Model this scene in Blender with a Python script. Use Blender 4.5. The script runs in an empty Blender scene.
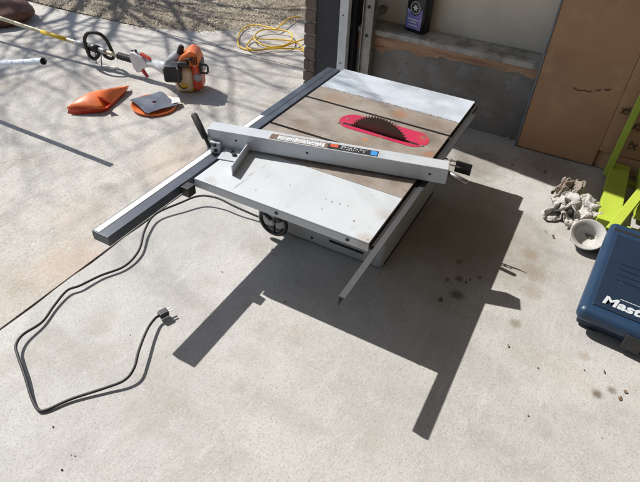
import bpy, bmesh, math, random
import numpy as np
from mathutils import Vector, Matrix, noise
random.seed(7); rng = np.random.default_rng(11)
S = bpy.context.scene
COL = S.collection
R = math.radians
# ---------------------------------------------------------------- camera (solved from the table and its shadow)
CAM = Vector((-1.1787, -1.1100, 1.4299)); F = 522.2
RT = Vector((0.479684, -0.876564, 0.039231)); DN = Vector((-0.551593, -0.336018, -0.763438)); FW = Vector((0.682384, 0.344570, -0.644689))
def G(px, py, z=0.0):
    """the point at height z seen at that place of the 640 px wide photograph"""
    d = RT * ((px - 320) / F) + DN * ((py - 241) / F) + FW
    return CAM + d * ((z - CAM.z) / d.z)
cd = bpy.data.cameras.new('camera'); cam = bpy.data.objects.new('camera', cd); COL.objects.link(cam)
m = Matrix((RT, -DN, -FW)).transposed().to_4x4(); m.translation = CAM; cam.matrix_world = m
cd.sensor_width = 36; cd.lens = F / 640 * 36; cd.clip_start = .02; cd.clip_end = 600
S.camera = cam
# ---------------------------------------------------------------- light
SUN = Vector((0.143, 0.879, 1.0)).normalized()
w = bpy.data.worlds.new('World'); S.world = w; w.use_nodes = True
nt = w.node_tree; bg = nt.nodes['Background']
sky = nt.nodes.new('ShaderNodeTexSky'); sky.sky_type = 'NISHITA'; sky.sun_disc = False
sky.sun_elevation = math.asin(SUN.z); sky.sun_rotation = math.atan2(SUN.x, SUN.y)
nt.links.new(sky.outputs[0], bg.inputs[0]); bg.inputs[1].default_value = .095
sl = bpy.data.lights.new('sun', 'SUN'); sl.energy = 4.6; sl.angle = R(.53); sl.color = (1, .965, .915)
so = bpy.data.objects.new('sun', sl); COL.objects.link(so); so.rotation_euler = SUN.to_track_quat('Z', 'Y').to_euler(); so.location = (1, 8, 9)
S.view_settings.view_transform = 'Standard'; S.view_settings.look = 'None'
S.view_settings.exposure = 0.42; S.view_settings.gamma = 1; S.view_settings.use_curve_mapping = False
S.render.engine = 'CYCLES'
# ---------------------------------------------------------------- materials
def mat(name, base, rough=.6, metal=0, layers=(), bump=(), spec=.5, spots=(), coord='Object', coat=0, cracks=None):
    """layers: (scale, colour, lo, hi, stretch, factor); spots: (x, y, radius, colour, factor, raggedness)"""
    M = bpy.data.materials.new(name); M.use_nodes = True
    t = M.node_tree; N = t.nodes; L = t.links; b = N['Principled BSDF']
    b.inputs['Roughness'].default_value = rough; b.inputs['Metallic'].default_value = metal
    b.inputs['Specular IOR Level'].default_value = spec
    if coat: b.inputs['Coat Weight'].default_value = coat
    tc = N.new('ShaderNodeTexCoord')
    src = tc.outputs[coord]
    rgb = N.new('ShaderNodeRGB'); rgb.outputs[0].default_value = (*base, 1); cur = rgb.outputs[0]
    def mix(cur, colr, fac):
        mx = N.new('ShaderNodeMix'); mx.data_type = 'RGBA'
        L.new(fac, mx.inputs[0]); L.new(cur, mx.inputs[6]); mx.inputs[7].default_value = (*colr, 1)
        return mx.outputs[2]
    for i, l in enumerate(layers):
        sc, colr, lo, hi = l[:4]; st = l[4] if len(l) > 4 else (1, 1, 1); fc = l[5] if len(l) > 5 else 1
        mp = N.new('ShaderNodeMapping'); mp.inputs['Scale'].default_value = st; mp.inputs['Location'].default_value = (i * 3.7, i * 1.3, i * 7.1)
        L.new(src, mp.inputs[0])
        n = N.new('ShaderNodeTexNoise'); n.inputs['Scale'].default_value = sc; n.inputs['Detail'].default_value = 6; n.inputs['Roughness'].default_value = .62
        L.new(mp.outputs[0], n.inputs['Vector'])
        mr = N.new('ShaderNodeMapRange'); mr.inputs[1].default_value = lo; mr.inputs[2].default_value = hi; mr.inputs[4].default_value = fc
        L.new(n.outputs[0], mr.inputs[0]); cur = mix(cur, colr, mr.outputs[0])
    for sx, sy, rad, colr, fc, rag in spots:
        sb = N.new('ShaderNodeVectorMath'); sb.operation = 'SUBTRACT'; sb.inputs[1].default_value = (sx, sy, 0); L.new(src, sb.inputs[0])
        ml = N.new('ShaderNodeVectorMath'); ml.operation = 'MULTIPLY'; ml.inputs[1].default_value = (1, 1, 0); L.new(sb.outputs[0], ml.inputs[0])
        ln = N.new('ShaderNodeVectorMath'); ln.operation = 'LENGTH'; L.new(ml.outputs[0], ln.inputs[0])
        n = N.new('ShaderNodeTexNoise'); n.inputs['Scale'].default_value = 3.4 / rad; n.inputs['Detail'].default_value = 6; n.inputs['Roughness'].default_value = .7; L.new(src, n.inputs['Vector'])
        ad = N.new('ShaderNodeMath'); ad.operation = 'MULTIPLY_ADD'; L.new(n.outputs[0], ad.inputs[0]); ad.inputs[1].default_value = rad * rag * 2; L.new(ln.outputs['Value'], ad.inputs[2])
        mr = N.new('ShaderNodeMapRange'); mr.inputs[1].default_value = rad * (1 + rag); mr.inputs[2].default_value = rad * (.35 + rag); mr.inputs[3].default_value = 0; mr.inputs[4].default_value = fc
        L.new(ad.outputs[0], mr.inputs[0]); cur = mix(cur, colr, mr.outputs[0])
    if cracks:
        sc, wd, fc, colr = cracks
        dn = N.new('ShaderNodeTexNoise'); dn.inputs['Scale'].default_value = 3.5; dn.inputs['Detail'].default_value = 8; L.new(src, dn.inputs['Vector'])
        dm = N.new('ShaderNodeVectorMath'); dm.operation = 'MULTIPLY_ADD'; L.new(dn.outputs['Color'], dm.inputs[0]); dm.inputs[1].default_value = (.28, .28, 0); L.new(src, dm.inputs[2])
        fl = N.new('ShaderNodeVectorMath'); fl.operation = 'MULTIPLY'; fl.inputs[1].default_value = (1, 1, 0); L.new(dm.outputs[0], fl.inputs[0])
        vo = N.new('ShaderNodeTexVoronoi'); vo.feature = 'DISTANCE_TO_EDGE'; vo.inputs['Scale'].default_value = sc; L.new(fl.outputs[0], vo.inputs['Vector'])
        mr = N.new('ShaderNodeMapRange'); mr.inputs[1].default_value = 0; mr.inputs[2].default_value = wd; mr.inputs[3].default_value = 1; mr.inputs[4].default_value = 0; L.new(vo.outputs['Distance'], mr.inputs[0])
        mn = N.new('ShaderNodeTexNoise'); mn.inputs['Scale'].default_value = 1.1; L.new(src, mn.inputs['Vector'])
        mm = N.new('ShaderNodeMapRange'); mm.inputs[1].default_value = .50; mm.inputs[2].default_value = .58; mm.inputs[4].default_value = fc; L.new(mn.outputs[0], mm.inputs[0])
        mu = N.new('ShaderNodeMath'); mu.operation = 'MULTIPLY'; L.new(mr.outputs[0], mu.inputs[0]); L.new(mm.outputs[0], mu.inputs[1]); cur = mix(cur, colr, mu.outputs[0])
    L.new(cur, b.inputs['Base Color'])
    prev = None
    for sc, strength, dist in bump:
        n = N.new('ShaderNodeTexNoise'); n.inputs['Scale'].default_value = sc; n.inputs['Detail'].default_value = 5; L.new(src, n.inputs['Vector'])
        bp = N.new('ShaderNodeBump'); bp.inputs['Strength'].default_value = strength; bp.inputs['Distance'].default_value = dist
        L.new(n.outputs[0], bp.inputs['Height'])
        if prev: L.new(prev, bp.inputs['Normal'])
        prev = bp.outputs[0]
    if prev: L.new(prev, b.inputs['Normal'])
    return M
DRIVE = mat('driveway_concrete', (.44, .43, .40), .88, cracks=(.55, .006, .45, (.20, .17, .14)), layers=[
    (.9, (.50, .485, .45), .4, .62), (5, (.36, .33, .285), .5, .7, (1, 1, 1), .8), (1.5, (.45, .40, .345), .55, .7, (1, 1, 1), .3), (11, (.33, .30, .26), .56, .68, (1, 3, 1), .6),
    (120, (.22, .19, .16), .53, .66, (1, 1, 1), .8), (38, (.36, .32, .27), .52, .66, (1, 1, 1), .6), (70, (.66, .62, .56), .54, .68, (1, 1, 1), .6), (320, (.30, .27, .23), .5, .66, (1, 1, 1), .6)],
    bump=[(90, .35, .004), (12, .25, .01)],
    spots=[(.50, .50, .34, (.50, .37, .29), .4, .8), (-.05, .62, .17, (.47, .36, .28), .3, .8), (-.3, .42, .2, (.43, .29, .2), .4, .8), (-.55, .55, .22, (.36, .30, .24), .4, .8), (.16, .7, .05, (.12, .1, .08), .4, .7)])
FLOOR = mat('garage_concrete', (.40, .392, .372), .82, cracks=(.7, .0035, .30, (.22, .2, .18)), layers=[
    (1.3, (.475, .465, .445), .42, .60), (3.1, (.345, .335, .31), .50, .64, (1.6, .5, 1), .8), (6, (.33, .32, .295), .5, .7, (1, 1, 1), .6), (9, (.50, .49, .47), .56, .70, (.5, 3, 1), .6), (24, (.44, .432, .405), .5, .64, (1, 1, 1), .6), (150, (.23, .22, .21), .54, .67, (1, 1, 1), .75), (110, (.54, .53, .51), .56, .68, (1, 1, 1), .5), (330, (.22, .21, .20), .54, .66, (1, 1, 1), .6),
    (95, (.55, .53, .50), .58, .72, (1, 1, 1), .5), (520, (.25, .24, .225), .52, .68, (1, 1, 1), .5), (18, (.30, .285, .26), .60, .72, (1, 4, 1), .5), (2.6, (.33, .27, .21), .56, .74, (1, 1, 1), .5)],
    bump=[(130, .3, .002), (14, .3, .010)],
    spots=[(.62, -1.18, .07, (.20, .15, .11), .45, .9), (.72, -1.15, .05, (.22, .15, .09), .6, .8), (.50, -1.2, .06, (.2, .15, .1), .4, .8),
           (.13, -1.48, .022, (.10, .075, .05), .85, .7), (.17, -1.52, .02, (.12, .09, .06), .7, .8), (.27, -1.42, .03, (.25, .2, .14), .5, .8),
           (.30, -1.18, .028, (.16, .12, .08), .6, .8), (.33, -.95, .035, (.05, .04, .03), .75, .6), (.42, -.93, .022, (.05, .04, .03), .8, .7), (.47, -1.0, .014, (.06, .04, .03), .8, .7),
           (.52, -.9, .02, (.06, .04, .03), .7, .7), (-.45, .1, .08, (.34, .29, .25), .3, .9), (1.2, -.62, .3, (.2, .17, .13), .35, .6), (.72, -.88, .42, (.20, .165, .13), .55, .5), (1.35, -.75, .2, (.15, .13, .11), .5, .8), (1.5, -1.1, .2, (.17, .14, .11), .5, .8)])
DIRT = mat('dirt', (.24, .20, .15), .95, layers=[(30, (.38, .33, .25), .45, .65), (4, (.09, .07, .05), .5, .7)], bump=[(60, .8, .02)])
DARKGAP = mat('joint_filler', (.035, .03, .027), .95, layers=[(60, (.12, .1, .08), .5, .65)])
CAST = mat('cast_iron_worn', (.33, .285, .245), .5, .3, layers=[
    (7, (.235, .19, .155), .45, .62, (1, 1, 1), .8), (3.2, (.40, .36, .32), .48, .66), (16, (.26, .165, .09), .58, .74, (1, 1, 1), .6), (90, (.16, .13, .105), .55, .72, (1, .15, 1), .5), (160, (.50, .47, .43), .62, .68, (1, .06, 1), .5), (140, (.13, .10, .08), .64, .70, (.08, 1, 1), .5)],
    bump=[(200, .08, .001)], spots=[(.875, -.435, .050, (.40, .17, .07), .6, .7), (.585, -.40, .016, (.62, .19, .04), .8, .6), (.61, -.655, .022, (.42, .16, .07), .4, .9),
      (.73, -.625, .075, (.14, .12, .10), .5, .5), (.5, -.16, .09, (.20, .15, .11), .45, .6), (.86, -.12, .08, (.36, .25, .16), .4, .7), (.62, -.67, .03, (.36, .17, .09), .6, .9), (.40, -.62, .06, (.24, .18, .14), .6, .9), (.88, -.6, .05, (.25, .18, .13), .6, .9), (.45, -.5, .05, (.42, .38, .34), .6, .9), (.56, -.1, .06, (.20, .155, .12), .5, .9)])
WINGN = mat('wing_grey_paint', (.50, .525, .55), .42, layers=[(3, (.46, .485, .51), .45, .65), (25, (.32, .32, .31), .62, .72, (1, 1, 1), .5), (110, (.25, .22, .2), .69, .74, (1, 1, 1), .7), (60, (.52, .54, .56), .5, .6, (.2, 1, 1), .4), (40, (.28, .26, .24), .66, .70, (.12, 1, 1), .7)], bump=[(250, .05, .001)],
    spots=[(*G(px_, py_, .383)[:2], r__, (.12, .10, .09), .9, .7) for px_, py_, r__ in ((354, 221, .006), (326, 199, .004), (332, 202, .005), (340, 204, .005), (348, 206, .004), (322, 209, .004), (368, 240, .006), (290, 185, .004), (256, 190, .004))] + [(*G(365, 238, .383)[:2], .035, (.36, .30, .24), .5, .9), (*G(210, 180, .383)[:2], .03, (.33, .29, .25), .4, .9), (*G(385, 215, .383)[:2], .04, (.35, .30, .25), .4, .9)])
WINGF = mat('wing_mottled_blue', (.50, .55, .61), .38, layers=[(3.4, (.17, .215, .27), .50, .575, (1, .33, 1), .8), (7, (.36, .40, .44), .5, .62, (1, .5, 1), .7), (26, (.48, .40, .32), .64, .72, (1, 1, 1), .6)], bump=[(250, .05, .001)])  # pale blue-grey with darker streaks running front to back
GREY = mat('saw_grey_paint', (.34, .35, .365), .45, layers=[(6, (.27, .275, .285), .5, .7, (1, 1, 1), .7), (45, (.2, .18, .16), .64, .73, (1, 1, 1), .6)], bump=[(160, .06, .001)])
BODYG = mat('body_grey_paint', (.40, .40, .40), .55, layers=[(5, (.30, .295, .28), .5, .7, (1, 1, 1), .7), (60, (.18, .16, .13), .62, .72, (1, 1, 1), .6)], bump=[(160, .06, .001)])
FENCE = mat('fence_aluminium_paint', (.50, .525, .555), .4, .15, layers=[(12, (.43, .45, .48), .5, .68, (1, 1, 1), .7), (80, (.3, .3, .3), .66, .72, (1, 1, 1), .6)], bump=[(220, .05, .001)])
RAIL = mat('rail_blue_grey', (.062, .074, .098), .42, .2, layers=[(9, (.09, .10, .125), .5, .66), (70, (.22, .22, .21), .64, .71, (1, 1, 1), .6)], bump=[(200, .06, .001)])
STEEL = mat('bare_steel', (.42, .41, .40), .38, .85, layers=[(18, (.30, .27, .24), .5, .68)])
GALV = mat('galvanised_steel', (.27, .26, .24), .55, .6, layers=[(22, (.17, .14, .11), .5, .66), (6, (.36, .35, .33), .5, .7)])
BLACK = mat('black_plastic', (.022, .022, .024), .45, layers=[(30, (.05, .048, .045), .55, .7)], bump=[(180, .1, .001)])
RUB = mat('black_rubber', (.018, .018, .019), .6, layers=[(40, (.07, .065, .06), .58, .72)])
VOID_SHADE = mat('black_void', (.008, .008, .008), .9, layers=[(30, (.014, .012, .01), .5, .7)])  # near-black painted in for shade inside slots, holes and gaps
TAPE = mat('white_scale_tape', (.74, .74, .72), .5, layers=[(60, (.55, .54, .5), .58, .7)])
RED = mat('red_insert_paint', (.44, .016, .068), .5, spots=[(.66, -.62, .02, (.20, .06, .05), .7, .9), (.73, -.60, .025, (.30, .10, .08), .6, .9), (.66, -.25, .02, (.22, .07, .06), .6, .9), (.64, -.45, .02, (.30, .08, .08), .6, .9)], layers=[(14, (.42, .03, .05), .5, .66), (60, (.55, .2, .18), .64, .72, (1, 1, 1), .6)])
BLADE = mat('blade_brown_steel', (.11, .085, .075), .4, .75, layers=[(14, (.16, .10, .07), .5, .68)])
TIP = mat('carbide_tips', (.42, .36, .28), .4, .6, layers=[(90, (.3, .24, .18), .5, .6)])
BRICK = mat('brick_brown', (.17, .125, .10), .9, layers=[(9, (.12, .085, .07), .45, .6), (70, (.26, .21, .18), .56, .7)], bump=[(60, .6, .006)])
MORTAR = mat('mortar_grey', (.24, .225, .21), .95, layers=[(60, (.16, .15, .14), .5, .66)], bump=[(80, .5, .004)])
JAMB = mat('jamb_dark_paint', (.018, .02, .027), .55, layers=[(4, (.028, .03, .037), .45, .65), (40, (.05, .05, .055), .64, .72)], bump=[(40, .1, .002)])
WHITE = mat('white_paint', (.66, .67, .69), .5, layers=[(7, (.55, .56, .57), .5, .7), (60, (.3, .27, .24), .68, .74)])
DRY = mat('drywall_beige', (.72, .655, .54), .85, layers=[(1.6, (.58, .53, .44), .45, .65), (30, (.48, .43, .35), .66, .74, (1, 1, 1), .6)], bump=[(60, .1, .002)])
STEM = mat('stem_wall_grey', (.235, .222, .205), .9, layers=[(3, (.17, .16, .148), .42, .62), (12, (.28, .27, .26), .52, .68, (1, 1, 1), .7), (60, (.10, .095, .09), .6, .72)], bump=[(18, .35, .008), (90, .3, .003)])
WOOD = mat('sill_plate_wood', (.48, .28, .175), .8, layers=[(6, (.26, .15, .095), .45, .62, (3, .5, 6)), (30, (.14, .085, .06), .6, .7), (2.5, (.42, .28, .18), .52, .66)], bump=[(40, .2, .003)])
CAPM = mat('ledge_grey', (.44, .42, .385), .8, layers=[(8, (.24, .225, .2), .45, .62), (50, (.13, .11, .09), .6, .7)], bump=[(50, .3, .003)])
CARD = mat('cardboard', (.47, .275, .16), .85, layers=[(2.4, (.41, .235, .135), .42, .62), (9, (.50, .305, .18), .5, .7), (50, (.24, .13, .07), .64, .74, (1, 1, 1), .5)], bump=[(4, .15, .01)])
CARDE = mat('carton_edge_shade', (.20, .235, .29), .6, layers=[(14, (.14, .15, .17), .5, .66)])  # blue-grey stands in for shade on the carton's narrow side
INK = mat('black_marker', (.02, .018, .018), .7, layers=[(50, (.04, .03, .03), .5, .7)])
FAINT = mat('worn_marker', (.09, .055, .04), .8, layers=[(50, (.16, .10, .07), .5, .66)])
LIME = mat('lime_paint', (.40, .50, .055), .5, layers=[(7, (.36, .45, .05), .48, .66), (50, (.22, .24, .08), .64, .72)], bump=[(70, .08, .001)])
CASE = mat('case_blue_plastic', (.008, .021, .046), .5, layers=[(5, (.012, .029, .060), .48, .68), (60, (.008, .014, .028), .55, .7), (26, (.06, .08, .11), .66, .76, (1, 1, 1), .5)], bump=[(220, .25, .001)])
CASETXT = mat('case_letter_silver', (.50, .53, .56), .5, layers=[(40, (.3, .33, .38), .56, .7)])
CUP = mat('cup_dull_white', (.43, .425, .40), .6, layers=[(12, (.32, .31, .28), .48, .66), (60, (.26, .24, .2), .62, .72)])
RAG = mat('rag_dirty_cloth', (.50, .49, .465), .95, layers=[(14, (.34, .32, .29), .5, .66), (3.5, (.40, .33, .27), .55, .7), (60, (.47, .45, .42), .55, .68)], bump=[(60, .4, .006), (260, .5, .002)])
ORANGE = mat('orange_plastic', (.86, .20, .045), .42, layers=[(10, (.72, .15, .03), .5, .68), (70, (.4, .12, .05), .66, .74)], bump=[(120, .08, .001)])
ORED = mat('orange_red_plastic', (.68, .075, .03), .4, layers=[(16, (.48, .045, .02), .5, .66)])
CREAM = mat('cream_fuel_tank', (.68, .52, .36), .35, layers=[(14, (.52, .36, .16), .48, .66)])
YELL = mat('yellow_label', (.70, .47, .03), .5, layers=[(30, (.5, .3, .03), .55, .7)])
WPL = mat('white_plastic', (.62, .63, .63), .45, layers=[(20, (.5, .5, .48), .52, .7)])
SHAFT = mat('shaft_pale_metal', (.52, .46, .30), .4, .4, layers=[(14, (.36, .32, .24), .5, .68)])
MBLADE = mat('mower_blade_steel', (.10, .115, .15), .5, .3, layers=[(20, (.16, .17, .20), .5, .68)])
YCORD = mat('yellow_cord', (.78, .50, .02), .5, layers=[(12, (.6, .34, .02), .5, .7)])
TUBEM = mat('flecked_tube', (.60, .66, .74), .45, layers=[(38, (.25, .33, .48), .53, .62), (90, (.8, .82, .85), .55, .65)])
BAGM = mat('brown_sacking', (.17, .085, .06), .85, layers=[(5, (.10, .05, .04), .45, .65), (120, (.19, .12, .09), .52, .7)], bump=[(9, .5, .04), (26, .4, .012), (140, .3, .002)])
BARK = mat('bark', (.12, .095, .075), .9, layers=[(20, (.07, .055, .045), .45, .62)], bump=[(30, .5, .01)])
CHIP = mat('mulch_chips', (.44, .38, .28), .95, layers=[(9, (.25, .19, .13), .45, .6), (14, (.56, .49, .38), .52, .66)], coord='Object')
LEAF = mat('dead_leaf', (.15, .11, .075), .9, layers=[(60, (.2, .14, .08), .5, .65)])
BOTT = mat('bottle_black', (.012, .012, .014), .3, layers=[(30, (.03, .03, .03), .6, .7)])
LABEL = mat('bottle_label', (.17, .13, .42), .45, layers=[(14, (.42, .40, .62), .5, .6), (9, (.05, .17, .40), .52, .62)])
PALE = mat('pale_print', (.60, .62, .62), .5, layers=[(60, (.4, .42, .45), .55, .7)])
STK1 = mat('sticker_brown', (.13, .085, .06), .5, layers=[(120, (.42, .22, .12), .55, .62)])
STK2 = mat('sticker_black', (.02, .02, .025), .45, layers=[(80, (.05, .05, .06), .55, .7)])
STK3 = mat('sticker_blue', (.04, .26, .62), .45, layers=[(80, (.08, .34, .7), .5, .7)])
STK4 = mat('sticker_red', (.55, .08, .03), .45, layers=[(80, (.6, .2, .05), .5, .7)])
# ---------------------------------------------------------------- mesh helpers
def link(name, me, material, parent=None, smooth=False, bevel=0, seg=2):
    o = bpy.data.objects.new(name, me); COL.objects.link(o)
    if material: me.materials.append(material)
    if parent: o.parent = parent
    if smooth:
        for p in me.polygons: p.use_smooth = True
    if bevel:
        b = o.modifiers.new('bevel', 'BEVEL'); b.width = bevel; b.segments = seg; b.limit_method = 'ANGLE'; b.angle_limit = R(40)
        if not smooth: 
            for p in me.polygons: p.use_smooth = True
            b.harden_normals = True
    return o
class MB:
    def __init__(s): s.v = []; s.f = []
    def add(s, vs, fs):
        n = len(s.v); s.v += [tuple(x) for x in vs]; s.f += [tuple(n + i for i in f) for f in fs]; return s
    def box(s, x0, x1, y0, y1, z0, z1, M=None):
        vs = [Vector((x, y, z)) for z in (z0, z1) for y in (y0, y1) for x in (x0, x1)]
        if M: vs = [M @ v for v in vs]
        return s.add(vs, [(0, 2, 3, 1), (4, 5, 7, 6), (0, 1, 5, 4), (2, 6, 7, 3), (0, 4, 6, 2), (1, 3, 7, 5)])
    def prism(s, pts, z0, z1, M=None):
        n = len(pts); vs = [Vector((p[0], p[1], z)) for z in (z0, z1) for p in pts]
        if M: vs = [M @ v for v in vs]
        return s.add(vs, [tuple(range(n))[::-1], tuple(range(n, 2 * n))] + [(i, (i + 1) % n, n + (i + 1) % n, n + i) for i in range(n)])
    def tube(s, pts, r, seg=10, caps=True, flat=1):
        pts = [Vector(p) for p in pts]; rs = r if hasattr(r, '__len__') else [r] * len(pts)
        n0 = None; vs = []; fs = []
        for i, p in enumerate(pts):
            t = (pts[min(i + 1, len(pts) - 1)] - pts[max(i - 1, 0)]).normalized()
            if n0 is None: n0 = t.orthogonal().normalized() if abs(t.z) > .9 else t.cross(Vector((0, 0, 1))).normalized()
            n0 = (n0 - t * n0.dot(t)).normalized(); b = t.cross(n0)
            for k in range(seg):
                a = 2 * math.pi * k / seg; vs.append(p + n0 * math.cos(a) * rs[i] + b * math.sin(a) * rs[i] * flat)
        for i in range(len(pts) - 1):
            for k in range(seg):
                a = i * seg + k; b2 = i * seg + (k + 1) % seg; fs.append((a, a + seg, b2 + seg, b2))
        if caps: fs += [tuple(range(seg)), tuple(range((len(pts) - 1) * seg, len(pts) * seg))[::-1]]
        return s.add(vs, fs)
    def lathe(s, prof, seg=32, M=None):
        vs = []; fs = []
        for r_, z in prof:
            for k in range(seg):
                a = 2 * math.pi * k / seg; v = Vector((r_ * math.cos(a), r_ * math.sin(a), z)); vs.append(M @ v if M else v)
        for i in range(len(prof) - 1):
            for k in range(seg):
                a = i * seg + k; b = i * seg + (k + 1) % seg; fs.append((a, b, b + seg, a + seg))
        return s.add(vs, fs)
    def me(s, name):
        me = bpy.data.meshes.new(name); me.from_pydata(s.v, [], s.f); me.validate()
        bm = bmesh.new(); bm.from_mesh(me); bmesh.ops.recalc_face_normals(bm, faces=bm.faces); bm.to_mesh(me); bm.free()
        return me
    def ob(s, name, material, parent=None, **k): return link(name, s.me(name), material, parent, **k)
def tag(o, label, cat, group=None):
    o['label'] = label; o['category'] = cat
    if group: o['group'] = group
    return o
def thing(name, label, cat, group=None):
    return tag_empty(name, label, cat, group)
def tag_empty(name, label, cat, group):
    o = bpy.data.objects.new(name, None); COL.objects.link(o); o.empty_display_size = .05
    return tag(o, label, cat, group)
def struct(o): o['kind'] = 'structure'; return o
def smooth_path(pts, n=8):
    P = [Vector(p) for p in pts]; P = [P[0] * 2 - P[1]] + P + [P[-1] * 2 - P[-2]]; out = []
    for i in range(1, len(P) - 2):
        for k in range(n):
            t = k / n; a, b, c, d = P[i - 1:i + 3]
            out.append(.5 * ((2 * b) + (c - a) * t + (2 * a - 5 * b + 4 * c - d) * t * t + (3 * b - a - 3 * c + d) * t ** 3))
    out.append(P[-2]); return out
def frame(origin, xd, up=Vector((0, 0, 1))):
    """matrix whose x axis lies along xd and whose z axis is nearest to up"""
    x = Vector(xd).normalized(); y = Vector(up).cross(x).normalized(); z = x.cross(y)
    m = Matrix((x, y, z)).transposed().to_4x4(); m.translation = Vector(origin); return m

# ================================================================ SETTING
H = .383
struct(MB().box(-60, 60, -60, 60, -.4, -.10).ob('ground', DIRT))
def sheet(name, polys, z, material, thick=.09):
    b = MB()
    for p in polys: b.prism(p, z - thick, z)
    return struct(b.ob(name, material))
edge = [(1.85, 12), (1.85, 3.37), (1.855, 2.8), (1.87, 2.42), (1.905, 2.11), (2.0, 1.83), (2.10, 1.63), (2.27, 1.44), (2.7, 1.13), (3.3, .85), (4.2, .62), (7, .47)]
sheet('driveway', [[(-7, .372), (1.893, .372), (1.893, 2.17), (1.84, 3.0), (1.835, 12), (-7, 12)],
                   [(1.902, .372), (7, .372), (7, .52), (4.2, .67), (3.3, .9), (2.7, 1.18), (2.27, 1.49), (2.1, 1.68), (2.0, 1.88), (1.902, 2.14)]], 0, DRIVE)
# the old slab edge at the door line is broken: a wandering joint
jt = [(-7 + i * .09, .349 + .006 * math.sin(i * 1.9) * (noise.noise((i * .4, 1, 2)) + .6)) for i in range(156)]
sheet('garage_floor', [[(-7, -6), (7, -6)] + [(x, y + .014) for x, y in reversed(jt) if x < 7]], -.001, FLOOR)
struct(MB().box(-7, 7, .30, .40, -.095, -.005).ob('joint_filler', DARKGAP))
struct(MB().box(1.88, 1.915, .38, 2.2, -.095, -.008).ob('driveway_joint', DARKGAP))
mp = [(x + .03, y) for x, y in edge] + [(40, .47), (40, 40), (1.88, 40)]
struct(MB().prism(mp, -.095, -.004).ob('mulch_bed', DIRT))
# loose straw and bark covering the bed: uncountable
def inbed(x, y):
    for (x0, y0), (x1, y1) in zip(edge, edge[1:]):
        if y1 <= y <= y0: return x > x0 + (x1 - x0) * (y0 - y) / (y0 - y1 + 1e-9) - random.random() ** 3 * .10
    return False
b = MB(); cnt = 0
while cnt < 26000:
    x = 1.75 + random.random() ** 1.35 * 4.6; y = .5 + random.random() * 4.4
    if not inbed(x, y): continue
    cnt += 1; l = random.uniform(.008, .036) * (1.3 if x > 3.5 else 1); wd = random.uniform(.0015, .007); a = random.random() * math.pi
    z = random.uniform(.0, .022) * min(1, .25 + (x - 1.75)); t = random.uniform(-.35, .35); c_, s_ = math.cos(a), math.sin(a); bend = random.uniform(0, .012)
    p = [Vector((x + c_ * u * l - s_ * v * wd, y + s_ * u * l + c_ * v * wd, z + .003 + u * l * t + (bend if u == 0 else 0) + abs(l * t) * .6)) for u in (-.5, 0, .5) for v in (-.5, .5)]
    b.add(p, [(0, 1, 3, 2), (2, 3, 5, 4)])
mo = b.ob('mulch', CHIP); mo['kind'] = 'stuff'
mo.data.materials.append(mat('straw_pale', (.60, .54, .41), .9, layers=[(12, (.40, .33, .22), .45, .6)]))
mo.data.materials.append(mat('bark_dark', (.15, .105, .07), .9, layers=[(12, (.24, .17, .11), .5, .6)]))
for i, p in enumerate(mo.data.polygons): p.material_index = (0, 1, 1, 2, 0, 1, 0)[(i // 2) % 7]

# ---------- garage shell
T = thing('garage_side_wall', 'grey concrete stem wall with ragged wooden sill plate, grey ledge and beige drywall above, behind the saw', 'wall')
MB().box(1.69, 2.4, -6.0, .155, -.09, .405).ob('stem_wall', STEM, T)
# ragged remains of skim coat: lower edge of bare wood wanders
N = 110; top = .412; y0, y1 = .150, -1.9; f_ = []; vs = []
for i in range(N + 1):
    y = y0 + (y1 - y0) * i / N
    lo = .350 + .022 * noise.noise((y * 3.1, 4, 0)) + .022 * noise.noise((y * 11, 0, 0)) + .008 * noise.noise((y * 40, 2, 0)) + (.018 if y < -.35 else 0) - (.03 if y > -.02 else 0)
    vs += [(1.683, y, lo), (1.683, y, top), (1.70, y, lo), (1.70, y, top)]
for i in range(N):
    a = i * 4; f_ += [(a, a + 4, a + 5, a + 1), (a, a + 2, a + 6, a + 4), (a + 1, a + 5, a + 7, a + 3)]
MB().add(vs, f_).ob('sill_plate', WOOD, T)
MB().box(1.692, 1.72, -6, .153, .398, .414).ob('plate_backing', WOOD, T)
b = MB(); N = 80; 
for i in range(N):
    ya = .15 - i * .026; yb = ya - .026
    def e(y): return 1.668 + .006 * noise.noise((y * 14, 7, 0)) + .002 * noise.noise((y * 60, 3, 0))
    b.add([(e(ya), ya, .414), (e(yb), yb, .414), (e(yb), yb, .441), (e(ya), ya, .441), (e(ya) + .02, ya, .446), (e(yb) + .02, yb, .446), (1.86, yb, .446), (1.86, ya, .446), (1.86, ya, .414), (1.86, yb, .414)],
          [(0, 1, 2, 3), (3, 2, 5, 4), (4, 5, 6, 7), (0, 8, 9, 1)])
b.ob('ledge', CAPM, T)
MB().box(1.84, 2.4, -6, .155, .4465, 2.75).ob('drywall', DRY, T)
T = thing('brick_pier', 'dark brown brick pier at the garage corner beside the dark jamb', 'pier')
b = MB(); b.box(1.583, 2.55, .384, .452, -.05, 2.7); b.ob('mortar', MORTAR, T)
bb = MB()
for k in range(37):
    z = .006 + k * .073; off = random.uniform(-.004, .004)
    jt_ = [1.58, 1.685, 1.90, 2.115, 2.33, 2.56] if k % 2 else [1.58, 1.79, 2.005, 2.22, 2.435, 2.56]
    for q_ in range(5):
        bb.box(jt_[q_] - (.004 + off if q_ == 0 else 0), jt_[q_ + 1] - .011, .386, .458 + random.uniform(-.003, .004), z, z + .062)
bb.ob('brickwork', BRICK, T, bevel=.003, seg=1)
T = thing('door_jamb', 'dark painted garage door jamb with a white stop strip', 'door jamb')
MB().box(1.586, 1.74, .226, .381, 0, 2.7).ob('jamb_board', JAMB, T, bevel=.003)
ws = MB().box(1.560, 1.600, .170, .224, .01, 2.7).ob('stop_strip', WHITE, T, bevel=.003)
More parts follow.
